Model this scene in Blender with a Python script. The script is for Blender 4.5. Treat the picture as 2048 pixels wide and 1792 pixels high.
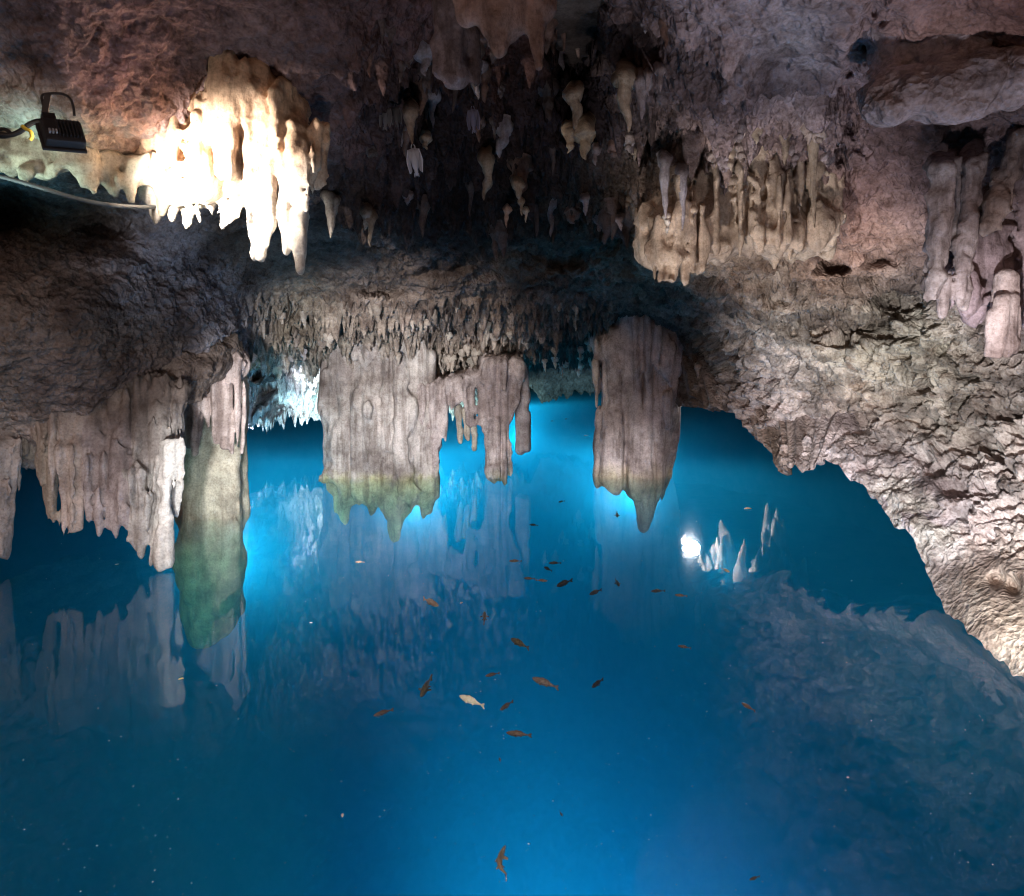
import bpy, math, random
import numpy as np
import openvdb
from mathutils import Vector

random.seed(7)
sc = bpy.context.scene
for o in list(bpy.data.objects):
    bpy.data.objects.remove(o)

# ---------------------------------------------------------------- camera
F, CX, HY, HC = 1300.0, 1024.0, 720.0, 1.5      # focal length, centre and horizon in photo pixels; eye height over the water
cam = bpy.data.cameras.new("camera")
cam.sensor_width = 36.0
cam.lens = F / 2048 * 36.0
cam.shift_y = -(896 - HY) / 2048.0
cam.clip_start, cam.clip_end = 0.05, 200.0
camo = bpy.data.objects.new("camera", cam)
sc.collection.objects.link(camo)
camo.location = (0, 0, HC)
camo.rotation_euler = (math.radians(90), 0, 0)
sc.camera = camo

# ---------------------------------------------------------------- daylight from the cave mouth behind the camera
world = bpy.data.worlds.new("World")
sc.world = world
world.use_nodes = True
wn = world.node_tree
sky = wn.nodes.new("ShaderNodeTexSky")
sky.sky_type = 'NISHITA'
sky.sun_disc = False
sky.sun_elevation = math.radians(40)
sky.sun_rotation = math.radians(190)
wmx = wn.nodes.new("ShaderNodeMix"); wmx.data_type = 'RGBA'; wmx.blend_type = 'MULTIPLY'; wmx.inputs[0].default_value = 1.0
wmx.inputs[7].default_value = (1.0, 0.76, 0.74, 1)      # warm tint that offsets the blue of the sky
wn.links.new(sky.outputs[0], wmx.inputs[6])
wn.links.new(wmx.outputs[2], wn.nodes["Background"].inputs[0])
wn.nodes["Background"].inputs[1].default_value = 0.05
sky.dust_density = 4.0
sky.ozone_density = 0.3

sc.view_settings.view_transform = 'Standard'
sc.view_settings.look = 'None'
sc.view_settings.gamma = 1.0
sc.view_settings.exposure = 2.0
cy = sc.cycles
cy.filter_width = 1.2
cy.use_denoising = True
cy.max_bounces = 8
cy.diffuse_bounces = 3
cy.glossy_bounces = 3
cy.volume_bounces = 1
cy.transparent_max_bounces = 10
cy.caustics_reflective = False
cy.caustics_refractive = False
cy.sample_clamp_indirect = 6.0


def P(px, py, d):
    return Vector(((px - CX) / F * d, d, HC - (py - HY) / F * d))


def onplane(px, py, z):
    d = F * (HC - z) / (py - HY)
    return P(px, py, d)


def lamp(name, kind, loc, energy, color, target=None, size=0.1, angle=90, blend=0.6):
    l = bpy.data.lights.new(name, kind)
    l.energy = energy
    l.color = color
    if kind == 'SPOT':
        l.spot_size = math.radians(angle)
        l.spot_blend = blend
    if kind in ('SPOT', 'POINT'):
        l.shadow_soft_size = size
    if kind == 'AREA':
        l.size = size
    o = bpy.data.objects.new(name, l)
    sc.collection.objects.link(o)
    o.location = loc
    if target is not None:
        o.rotation_euler = (Vector(target) - Vector(loc)).to_track_quat('-Z', 'Y').to_euler()
    return o


LM = {
    'flood': lamp('flood_light_beam', 'SPOT', P(195, 350, 2.68), 110, (1.0, 0.91, 0.82), P(462, 375, 3.35), 0.05, 78, 1.0),
    'left': lamp('left_lamp_light', 'SPOT', P(-330, 560, 2.5), 12, (0.72, 1.0, 0.90), P(40, 340, 2.95), 0.08, 36, 0.8),
    'back': lamp('back_lamp_light', 'SPOT', P(484, 852, 8.5), 330, (0.76, 0.85, 1.0), P(575, 765, 9.9), 0.05, 120, 0.6),
    'niche': lamp('niche_lamp_light', 'POINT', P(1380, 775, 9.1), 36, (0.92, 0.96, 1.0), None, 0.05),
    # added fill lights under the water behind the pillars, beams level with the surface and away from the viewer
    'pool_far': lamp('pool_fill_light', 'SPOT', (2.0, 9.7, -0.5), 800, (0.62, 0.93, 1.0), (-0.8, 24.0, -2.4), 0.3, 95, 1.0),
    'pool_wide': lamp('pool_fill_light', 'SPOT', (-1.7, 9.5, -0.5), 950, (0.62, 0.93, 1.0), (1.0, 24.0, -2.4), 0.3, 95, 1.0),
    'pool_side': lamp('pool_fill_light', 'SPOT', (-3.35, 7.2, -0.8), 650, (0.62, 0.93, 1.0), (-4.0, 20.0, -2.2), 0.3, 95, 1.0),
    'pool_right': lamp('pool_fill_light', 'SPOT', (3.2, 9.6, -1.6), 120, (0.62, 0.95, 1.0), (4.0, 22.0, -2.6), 0.3, 90, 1.0),
    'pool_deep': lamp('pool_fill_light', 'SPOT', (0.2, 20.0, -1.0), 1500, (0.62, 0.95, 1.0), (0.4, 34.0, -1.5), 0.3, 110, 1.0),
    'pool_mid': lamp('pool_fill_light', 'SPOT', (0.2, 1.5, -2.4), 620, (0.62, 0.86, 1.0), (-0.3, 8.2, -1.7), 0.3, 36, 1.0),  # added unseen light on the pillars' submerged feet
    'pool_left': lamp('pool_fill_light', 'SPOT', (-0.5, 1.6, -2.2), 170, (0.85, 1.0, 0.85), (-2.85, 6.2, -0.5), 0.15, 34, 1.0),  # added to bring out the left pillar's foot under water
    'pool_near': lamp('pool_fill_light', 'SPOT', (0.5, 1.25, -1.6), 1900, (0.25, 0.66, 1.0), (0.6, 4.5, -3.6), 0.4, 70, 1.0),  # added light that makes the near water glow blue
    'pillars': lamp('pillar_fill_light', 'SPOT', (-1.0, 0.4, 0.8), 620, (0.96, 0.98, 1.0), P(740, 850, 8.4), 0.12, 35, 0.9),  # added front light without a fixture, for the wide pillar and grey curtain
    'pillar_right': lamp('pillar_fill_light', 'SPOT', (1.6, 0.8, 0.4), 520, (1.0, 0.96, 0.98), P(1262, 945, 8.5), 0.1, 11, 1.0),  # added narrow fill on the right pillar's lower half
    'curtain': lamp('curtain_fill_light', 'SPOT', (-0.4, 0.2, 0.5), 95, (1.0, 0.98, 1.0), P(100, 1090, 4.7), 0.15, 46, 0.9),  # added fill from the viewer's side for the left curtain
    'wall': lamp('wall_fill_light', 'SPOT', (0.5, 0.9, 0.35), 280, (1.0, 0.98, 0.97), (3.27, 4.45, 1.0), 0.06, 50, 0.7),  # added raking fill for the right wall
    'right': lamp('right_fill_light', 'SPOT', (0.3, 3.0, 0.4), 50, (1.0, 0.91, 0.84), P(1540, 380, 4.6), 0.08, 48, 0.9),  # added fill that lifts the tan curtain from below
    'ceiling_right': lamp('ceiling_fill_light', 'SPOT', (1.2, 1.5, 0.4), 30, (0.98, 0.95, 1.0), P(1760, 130, 2.9), 0.08, 66, 0.9),  # added fill for the upper right ceiling
    'ceiling_left': lamp('ceiling_fill_light', 'SPOT', (-0.5, 1.6, 0.4), 13, (1.0, 0.93, 0.92), P(640, 110, 3.3), 0.06, 84, 1.0),  # added weak fill for the ceiling left of the middle
    'slope': lamp('slope_fill_light', 'SPOT', (-1.3, 2.4, 0.35), 22, (0.86, 0.92, 1.0), P(360, 545, 4.9), 0.06, 27, 1.0),  # added spot that brightens the bluish strip of the left slope
    'pool_top': lamp('pool_top_fill_light', 'SPOT', (0.2, 0.2, 2.2), 40, (1.0, 0.95, 0.9), (0.0, 3.6, 0), 0.15, 50, 0.9),  # added overhead light for the fish near the surface
}

# ---------------------------------------------------------------- noise
_rs = np.random.RandomState(3)
_T = _rs.rand(64, 64, 64).astype(np.float32) * 2 - 1


def noise(x, y, z):
    x = np.asarray(x, np.float32); y = np.asarray(y, np.float32); z = np.asarray(z, np.float32)
    x, y, z = np.broadcast_arrays(x, y, z)
    xi = np.floor(x).astype(np.int32); yi = np.floor(y).astype(np.int32); zi = np.floor(z).astype(np.int32)
    fx = x - xi; fy = y - yi; fz = z - zi
    fx = fx * fx * (3 - 2 * fx); fy = fy * fy * (3 - 2 * fy); fz = fz * fz * (3 - 2 * fz)
    x0 = xi & 63; x1 = (xi + 1) & 63; y0 = yi & 63; y1 = (yi + 1) & 63; z0 = zi & 63; z1 = (zi + 1) & 63
    a = _T[x0, y0, z0] * (1 - fx) + _T[x1, y0, z0] * fx
    b = _T[x0, y1, z0] * (1 - fx) + _T[x1, y1, z0] * fx
    c = _T[x0, y0, z1] * (1 - fx) + _T[x1, y0, z1] * fx
    e = _T[x0, y1, z1] * (1 - fx) + _T[x1, y1, z1] * fx
    a = a * (1 - fy) + b * fy
    c = c * (1 - fy) + e * fy
    return a * (1 - fz) + c * fz


def fbm(x, y, z, o=4, g=0.5):
    s = 0; a = 1.0; f = 1.0; n = 0
    for i in range(o):
        s = s + a * noise(x * f + 13.1 * i, y * f + 7.7 * i, z * f + 3.3 * i)
        n += a; a *= g; f *= 2.03
    return s / n


def smooth(a, b, x):
    t = np.clip((x - a) / (b - a), 0, 1)
    return t * t * (3 - 2 * t)


def rbf(pts, X, Y, log=False, sc_=1.0):
    """linear radial interpolation of scattered (x, y, v...) controls"""
    pts = np.array(pts, float)
    xy = pts[:, :2]; v = pts[:, 2:]
    if log:
        v = np.log(v)
    D = np.sqrt(((xy[:, None] - xy[None]) ** 2).sum(-1) + 30.0 ** 2)
    n = len(pts)
    A = np.zeros((n + 3, n + 3)); A[:n, :n] = -D; A[:n, n] = 1; A[n, :n] = 1
    A[:n, n + 1:] = xy / 1000; A[n + 1:, :n] = xy.T / 1000
    A[:n, :n] += np.eye(n) * 4.0
    R = np.zeros((n + 3, v.shape[1])); R[:n] = v
    w = np.linalg.solve(A, R)
    out = np.zeros(X.shape + (v.shape[1],))
    for i in range(n):
        out += -np.sqrt((X - xy[i, 0]) ** 2 + (Y - xy[i, 1]) ** 2 + 900.0)[..., None] * w[i]
    out += w[n] + X[..., None] / 1000 * w[n + 1] + Y[..., None] / 1000 * w[n + 2]
    return np.exp(out) if log else out


# ---------------------------------------------------------------- materials
def rock_mat(name, pits=0.0, streak=0.0, wet=0.0, bump=0.35, mott=1.0, bedf=0.6):
    m = bpy.data.materials.new(name)
    m.use_nodes = True
    nt = m.node_tree; N = nt.nodes; L = nt.links
    bs = N["Principled BSDF"]
    tc = N.new("ShaderNodeTexCoord")
    at = N.new("ShaderNodeAttribute"); at.attribute_name = "tint"

    def nz(scale, detail, vec=None, rough=0.6):
        t = N.new("ShaderNodeTexNoise"); t.inputs["Scale"].default_value = scale
        t.inputs["Detail"].default_value = detail; t.inputs["Roughness"].default_value = rough
        L.new(vec if vec is not None else tc.outputs["Object"], t.inputs["Vector"])
        return t

    def ramp(src, stops):
        r = N.new("ShaderNodeValToRGB")
        r.color_ramp.elements[0].position = stops[0][0]; r.color_ramp.elements[0].color = (*stops[0][1], 1)
        r.color_ramp.elements[1].position = stops[-1][0]; r.color_ramp.elements[1].color = (*stops[-1][1], 1)
        for p, c in stops[1:-1]:
            e = r.color_ramp.elements.new(p); e.color = (*c, 1)
        L.new(src, r.inputs[0])
        return r.outputs[0]

    def mul(a, b, f=1.0):
        x = N.new("ShaderNodeMix"); x.data_type = 'RGBA'; x.blend_type = 'MULTIPLY'
        x.inputs[0].default_value = f
        L.new(a, x.inputs[6]); L.new(b, x.inputs[7])
        return x.outputs[2]

    big = nz(2.2, 5)
    c1 = ramp(big.outputs[0], [(0.3, (0.55, 0.50, 0.47)), (0.5, (0.95, 0.93, 0.9)), (0.7, (1.2, 1.15, 1.12))])
    col = mul(at.outputs["Color"], c1)
    med = nz(9.0, 6, rough=0.7)
    c2 = ramp(med.outputs[0], [(0.33, (0.42, 0.36, 0.33)), (0.47, (0.9, 0.88, 0.86)), (0.62, (1.1, 1.1, 1.1)), (0.75, (1.25, 1.24, 1.25))])
    col = mul(col, c2, mott)
    huge = nz(0.9, 6, rough=0.7)
    c0 = ramp(huge.outputs[0], [(0.38, (0.46, 0.43, 0.43)), (0.52, (1, 1, 1)), (0.66, (1.12, 1.12, 1.14))])
    col = mul(col, c0)
    mb = N.new("ShaderNodeMapping"); mb.inputs["Scale"].default_value = (0.5, 0.5, 5.0); mb.inputs["Rotation"].default_value = (0.12, 0.2, 0)
    L.new(tc.outputs["Object"], mb.inputs[0])
    bed = nz(2.4, 7, mb.outputs[0], 0.65)
    cb = ramp(bed.outputs[0], [(0.36, (0.62, 0.58, 0.58)), (0.5, (1, 1, 1)), (0.64, (1.1, 1.1, 1.08))])
    col = mul(col, cb, bedf)
    fine = nz(60.0, 4, rough=0.7)
    c3 = ramp(fine.outputs[0], [(0.35, (0.6, 0.57, 0.55)), (0.55, (1.05, 1.05, 1.05))])
    col = mul(col, c3, 0.7)
    # mineral streaks that run down the rock
    mp = N.new("ShaderNodeMapping"); mp.inputs["Scale"].default_value = (1, 1, 0.09)
    L.new(tc.outputs["Object"], mp.inputs[0])
    st = nz(16.0, 4, mp.outputs[0])
    if streak > 0:
        c4 = ramp(st.outputs[0], [(0.36, (0.45, 0.40, 0.38)), (0.5, (1, 1, 1)), (0.66, (1.15, 1.12, 1.1))])
        col = mul(col, c4, streak)
    L.new(col, bs.inputs["Base Color"])
    bs.inputs["Roughness"].default_value = 0.85 - wet
    bs.inputs["Specular IOR Level"].default_value = 0.25 + wet
    # relief too small for the mesh
    b1 = N.new("ShaderNodeBump"); b1.inputs["Strength"].default_value = bump; b1.inputs["Distance"].default_value = 0.03
    h = nz(32.0, 8, rough=0.65)
    L.new(h.outputs[0], b1.inputs["Height"])
    prev = b1
    if streak > 0:
        b2 = N.new("ShaderNodeBump"); b2.inputs["Strength"].default_value = 0.5 * streak; b2.inputs["Distance"].default_value = 0.03
        L.new(st.outputs[0], b2.inputs["Height"]); L.new(prev.outputs[0], b2.inputs["Normal"]); prev = b2
    if pits > 0:
        v = N.new("ShaderNodeTexVoronoi"); v.inputs["Scale"].default_value = 26.0
        wv = nz(8.0, 3)
        ad = N.new("ShaderNodeVectorMath"); ad.operation = 'MULTIPLY_ADD'
        ad.inputs[1].default_value = (0.12, 0.12, 0.12)
        L.new(wv.outputs["Color"], ad.inputs[0]); L.new(tc.outputs["Object"], ad.inputs[2])
        L.new(ad.outputs[0], v.inputs["Vector"])
        b3 = N.new("ShaderNodeBump"); b3.inputs["Strength"].default_value = pits; b3.inputs["Distance"].default_value = 0.04
        b3.invert = True
        L.new(v.outputs[0], b3.inputs["Height"]); L.new(prev.outputs[0], b3.inputs["Normal"]); prev = b3
        b3.invert = False
    L.new(prev.outputs[0], bs.inputs["Normal"])
    return m


M = {
    'shell': rock_mat("weathered_limestone", pits=0.5, streak=0.25, bump=0.25),
    'flow': rock_mat("flowstone", streak=0.7, bump=0.4, mott=.6, bedf=.12),
    'pale': rock_mat("pale_calcite", streak=0.45, bump=0.4, wet=0.1, mott=.5, bedf=.1),
    'bed': rock_mat("pool_bed_rock"),
}


def plain(name, col, rough=0.6, metal=0.0, emit=None, var=0.0):
    m = bpy.data.materials.new(name); m.use_nodes = True
    N = m.node_tree.nodes; L = m.node_tree.links
    b = N["Principled BSDF"]
    b.inputs["Base Color"].default_value = (*col, 1)
    b.inputs["Roughness"].default_value = rough
    b.inputs["Metallic"].default_value = metal
    if var > 0:
        t = N.new("ShaderNodeTexNoise"); t.inputs["Scale"].default_value = var; t.inputs["Detail"].default_value = 4
        tc = N.new("ShaderNodeTexCoord"); L.new(tc.outputs["Object"], t.inputs["Vector"])
        r = N.new("ShaderNodeValToRGB")
        r.color_ramp.elements[0].position = 0.4; r.color_ramp.elements[0].color = (*[c * 0.35 for c in col], 1)
        r.color_ramp.elements[1].position = 0.6; r.color_ramp.elements[1].color = (*[min(1, c * 1.25) for c in col], 1)
        L.new(t.outputs[0], r.inputs[0]); L.new(r.outputs[0], b.inputs["Base Color"])
    if emit:
        b.inputs["Emission Color"].default_value = (*emit[0], 1)
        b.inputs["Emission Strength"].default_value = emit[1]
    return m


# ---------------------------------------------------------------- object helpers
def tag(o, label=None, cat=None, group=None, kind=None):
    if label: o["label"] = label
    if cat: o["category"] = cat
    if group: o["group"] = group
    if kind: o["kind"] = kind
    return o


def mesh_obj(name, verts, faces, mat, parent=None, smooth_=True, tint=None, normals=None):
    me = bpy.data.meshes.new(name)
    verts = np.asarray(verts, np.float32)
    if isinstance(faces, np.ndarray):
        nf, k = faces.shape
        me.vertices.add(len(verts)); me.vertices.foreach_set("co", verts.ravel())
        me.loops.add(nf * k); me.loops.foreach_set("vertex_index", faces.astype(np.int32).ravel())
        me.polygons.add(nf); me.polygons.foreach_set("loop_start", np.arange(0, nf * k, k, dtype=np.int32))
        me.update(calc_edges=True); me.validate()
    else:
        me.from_pydata([tuple(map(float, v)) for v in verts], [], [tuple(map(int, f)) for f in faces])
        me.update()
    if smooth_:
        me.polygons.foreach_set("use_smooth", np.ones(len(me.polygons), bool))
    if tint is not None:
        a = me.attributes.new("tint", 'FLOAT_COLOR', 'POINT')
        t = np.ones((len(me.vertices), 4), np.float32)
        t[:, :3] = tint
        a.data.foreach_set("color", t.ravel())
    me.materials.append(mat)
    if normals is not None:
        me.normals_split_custom_set_from_vertices([tuple(map(float, n)) for n in normals])
    o = bpy.data.objects.new(name, me)
    sc.collection.objects.link(o)
    if parent is not None:
        o.parent = parent
    return o


def c3(x1, y1, x2, y2, r1, r2, d1, d2=None, flat=1.0):
    """a tapering limb of rock between two photo positions at real distances; radii in photo pixels at that distance"""
    d2 = d1 if d2 is None else d2
    return (P(x1, y1, d1), P(x2, y2, d2), r1 * d1 / F, r2 * d2 / F, flat)


def formation(name, prims, vox, mat, tint, label, cat, k=0.05, warp=0.04, flute=0.03, ff=9.0, rough=0.02, rf=6.0,
              group=None, parent=None, cut=None, tint2=None, holes=0.0, hf=5.0, drip=0, dl=(10, 28), root=0, slit=0.03):
    """one solid piece of rock: a smooth union of limbs, fluted and roughened as a solid, then meshed"""
    prims = list(prims)
    rr = random.Random(len(label) * 7 + len(prims))
    base = list(prims)
    for kk in range(drip):
        a, b, ra, rb, f = base[rr.randrange(len(base))]
        t = rr.uniform(.55, 1.0); th = rr.uniform(0, 6.28); rad = (ra + (rb - ra) * t) * .75
        c = a + (b - a) * t + Vector((math.cos(th) * rad, -abs(math.sin(th)) * rad * .9, 0))
        px_ = c.y / F; l = rr.uniform(*dl) * px_; w = rr.uniform(3.5, 7) * px_
        prims.append((c + Vector((0, 0, l * .5)), c - Vector((0, 0, l)), w * 1.3, w * .35, 1.0))
    if root:      # join the upper ends to the rock they hang from
        for a, b, ra, rb, f in base:
            x_ = a.x / a.y * F + CX; y_ = (HC - a.z) / a.y * F + HY
            if y_ > root: continue
            dd_ = dlook(x_, y_ - 20)
            if dd_ > a.y - .05: prims.append((P(x_, y_ - 22, dd_ + .08), a, ra * 1.35, ra, 1.0))
    lo = np.min([np.minimum(np.array(a) - ra, np.array(b) - rb) for a, b, ra, rb, f in prims], 0) - (warp + flute + rough + 3 * vox)
    hi = np.max([np.maximum(np.array(a) + ra, np.array(b) + rb) for a, b, ra, rb, f in prims], 0) + (warp + flute + rough + 3 * vox)
    n = np.ceil((hi - lo) / vox).astype(int) + 1
    ax = [np.float32(lo[i]) + np.arange(n[i], dtype=np.float32) * np.float32(vox) for i in range(3)]
    X, Y, Z = np.meshgrid(*ax, indexing='ij')
    wx = X + warp * noise(X * 4 + 5, Y * 4, Z * 2.2)
    wy = Y + warp * noise(X * 4, Y * 4 + 9, Z * 2.2)
    wz = Z + warp * 0.6 * noise(X * 4, Y * 4, Z * 3 + 3)
    S = np.full(X.shape, 9.0, np.float32)
    for a, b, ra, rb, flat in prims:
        m = k + warp * 1.5 + 0.06
        sl = []
        for i in range(3):
            l = min(a[i] - ra, b[i] - rb) - m; h = max(a[i] + ra, b[i] + rb) + m
            sl.append(slice(max(0, int((l - lo[i]) / vox)), max(1, int((h - lo[i]) / vox) + 2)))
        sl = tuple(sl)
        ux, uy, uz = wx[sl] - a[0], (wy[sl] - a[1]) / flat, wz[sl] - a[2]
        bx, by, bz = b[0] - a[0], (b[1] - a[1]) / flat, b[2] - a[2]
        t = np.clip((ux * bx + uy * by + uz * bz) / max(1e-9, bx * bx + by * by + bz * bz), 0, 1)
        d = np.sqrt((ux - t * bx) ** 2 + (uy - t * by) ** 2 + (uz - t * bz) ** 2) - (ra + t * (rb - ra))
        s = S[sl]
        h = np.clip(0.5 + 0.5 * (s - d) / k, 0, 1)
        S[sl] = np.where(s > 8, d, s * (1 - h) + d * h - k * h * (1 - h))
    S = S + flute * (np.abs(noise(X * ff, Y * ff, Z * ff * 0.07)) * 2 - 0.6) * -1.0
    sn = np.abs(noise(X * ff * .8 + 31, Y * ff * .8, Z * ff * .05)) + .25 * np.clip(noise(X * 3, Y * 3, Z * 2.5) + .1, 0, 1)
    S = S + slit * np.exp(-sn * 13.0)
    S = S + rough * fbm(X * rf, Y * rf, Z * rf, 4, 0.6)
    if holes > 0:
        S = S + holes * smooth(0.25, 0.6, noise(X * hf, Y * hf, Z * hf * 0.6))
    S = np.clip(S, -4 * vox, 4 * vox)
    for i in range(3):
        ix = [slice(None)] * 3
        ix[i] = 0; S[tuple(ix)] = 4 * vox
        ix[i] = -1; S[tuple(ix)] = 4 * vox
    g = openvdb.FloatGrid(4 * vox)
    g.copyFromArray(np.ascontiguousarray(S))
    pts, tris, quads = g.convertToPolygons(0.0, 0.0)
    pts = pts * vox + lo[None].astype(np.float32)
    quads = quads.astype(np.int64)
    # drop crumbs that float free of the main body
    par = np.arange(len(pts))
    e = np.concatenate([quads[:, [0, 1]], quads[:, [1, 2]], quads[:, [2, 3]]])
    for _ in range(60):
        mlab = np.minimum(par[e[:, 0]], par[e[:, 1]])
        np.minimum.at(par, e[:, 0], mlab); np.minimum.at(par, e[:, 1], mlab)
        new = par[par]
        if np.array_equal(new, par) and np.all(par[e[:, 0]] == par[e[:, 1]]): break
        par = new
    ids, cnt = np.unique(par, return_counts=True)
    keep = ids[cnt > max(60, 0.25 * cnt.max())]
    ok = np.isin(par[quads[:, 0]], keep)
    quads = quads[ok]
    used = np.unique(quads); rm = np.full(len(pts), -1); rm[used] = np.arange(len(used))
    pts = pts[used]; quads = rm[quads][:, ::-1]
    ee = np.concatenate([quads[:, [0, 1]], quads[:, [1, 2]], quads[:, [2, 3]], quads[:, [3, 0]]])
    cnt_ = np.bincount(ee[:, 0], minlength=len(pts))[:, None] + 0.0
    for lam in (.55, .55, -.25, .5):      # take the meshing steps out of the skin
        acc = np.stack([np.bincount(ee[:, 0], weights=pts[ee[:, 1], c], minlength=len(pts)) for c in range(3)], -1)
        pts = pts + lam * (acc / np.maximum(cnt_, 1) - pts)
    t = np.ones((len(pts), 3)) * np.array(tint)
    if tint2 is not None:      # a second rock colour over part of the piece: (function of world xyz -> 0..1, colour)
        f, c = tint2
        w = f(pts[:, 0], pts[:, 1], pts[:, 2])[:, None]
        t = t * (1 - w) + np.array(c) * w
    o = mesh_obj(name, pts, quads, mat, parent, True, t)
    return tag(o, label, cat, group)


# ---------------------------------------------------------------- the cave shell
LIP = [(-700, 960), (-300, 950), (0, 930), (200, 925), (360, 900), (480, 885), (492, 835), (560, 826), (640, 828), (700, 815), (870, 800),
       (960, 790), (1062, 778), (1080, 806), (1110, 800), (1135, 788), (1190, 782), (1300, 790), (1380, 822), (1450, 814), (1470, 835), (1530, 890),
       (1560, 936), (1600, 932), (1680, 928), (1725, 975), (1790, 1045), (1835, 1085), (1862, 1160), (1890, 1220), (1960, 1285),
       (2048, 1360), (2200, 1480), (2450, 1700), (2900, 2000)]
DEP = [
    (-500, -300, 2.0), (0, -300, 2.1), (500, -300, 2.2), (1024, -300, 2.3), (1500, -300, 2.2), (2048, -300, 2.0), (2600, -300, 1.9),
    (-500, 0, 2.3), (0, 0, 2.55), (400, 0, 2.85), (700, 0, 3.0), (900, 0, 3.5), (1100, 0, 3.7), (1250, 0, 3.5), (1400, 0, 2.9), (1700, 0, 2.5), (2048, 0, 2.25), (2500, 0, 2.0),
    (0, 150, 2.8), (200, 150, 2.9), (450, 150, 3.3), (700, 150, 3.5), (900, 150, 4.3), (1100, 150, 4.5), (1300, 150, 4.2), (1450, 150, 3.4), (1600, 150, 3.3), (1800, 150, 3.0), (2048, 130, 2.6), (2500, 150, 2.2),
    (-400, 280, 2.9), (0, 260, 3.0), (150, 300, 3.1), (300, 300, 3.4), (600, 290, 3.7), (800, 300, 4.8), (1000, 300, 5.1), (1200, 300, 5.0), (1400, 300, 4.6), (1550, 280, 4.3), (1720, 300, 4.2), (1850, 300, 3.9), (2048, 290, 3.5), (2500, 300, 2.8),
    (-400, 420, 4.3), (0, 415, 4.8), (200, 430, 4.9), (450, 440, 5.1), (700, 430, 5.4), (1000, 430, 5.8), (1200, 430, 5.7), (1400, 430, 4.8), (1600, 430, 4.7), (1750, 430, 4.5), (1900, 430, 4.2), (2048, 430, 3.9), (2500, 430, 3.0),
    (-400, 520, 3.8), (0, 520, 4.2), (200, 520, 4.6), (400, 520, 5.4), (600, 520, 6.3), (800, 520, 6.4), (1000, 520, 6.5), (1200, 520, 6.5), (1300, 530, 5.7), (1500, 520, 5.0), (1700, 520, 4.8), (1900, 520, 4.5), (2048, 520, 4.1), (2500, 520, 3.2),
    (-400, 600, 3.6), (0, 600, 4.0), (200, 600, 4.3), (400, 600, 5.3), (480, 610, 6.2), (700, 600, 7.1), (900, 600, 7.2), (1100, 600, 7.5), (1250, 600, 7.3), (1400, 600, 6.1), (1600, 600, 5.4), (1800, 600, 5.0), (2048, 600, 4.4), (2500, 600, 3.4),
    (0, 680, 4.0), (200, 680, 4.3), (400, 680, 5.4), (470, 690, 6.1), (600, 690, 8.4), (498, 712, 8.7), (535, 725, 9.6), (500, 805, 9.6), (760, 690, 8.35), (760, 640, 7.7), (900, 680, 8.8), (1100, 680, 9.2), (1300, 680, 9.0), (1420, 680, 6.9), (1600, 680, 5.8), (1800, 680, 5.2), (2048, 680, 4.5), (2500, 680, 3.5),
    (0, 760, 4.2), (200, 760, 4.5), (400, 760, 5.9), (480, 780, 6.9), (505, 760, 9.6), (600, 770, 10.0), (700, 770, 10), (900, 770, 11), (1060, 750, 12.5), (1130, 750, 14), (1200, 750, 13), (1320, 750, 10), (1440, 760, 7.3), (1600, 760, 6.2), (1800, 760, 5.3), (2048, 760, 4.5),
    (0, 850, 4.6), (200, 850, 4.9), (350, 850, 6.0), (480, 870, 7.4), (560, 820, 10.3), (1100, 790, 14), (1450, 820, 7.1), (1530, 870, 6.5), (1640, 850, 6.0), (1800, 850, 5.4), (2048, 850, 4.4), (2500, 850, 3.3),
    (0, 930, 5.0), (300, 920, 5.6), (1600, 930, 5.8), (1700, 950, 5.3), (1850, 960, 4.7), (2048, 950, 4.1), (2500, 950, 3.0),
    (1790, 1045, 4.7), (1860, 1080, 4.35), (2048, 1080, 3.75), (2500, 1080, 2.7), (1385, 800, 7.5),
    (1855, 1165, 4.15), (1900, 1210, 3.85), (2048, 1200, 3.45), (1960, 1280, 3.45), (2048, 1360, 3.02), (2300, 1500, 2.4), (2600, 1800, 1.9),
]
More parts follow.
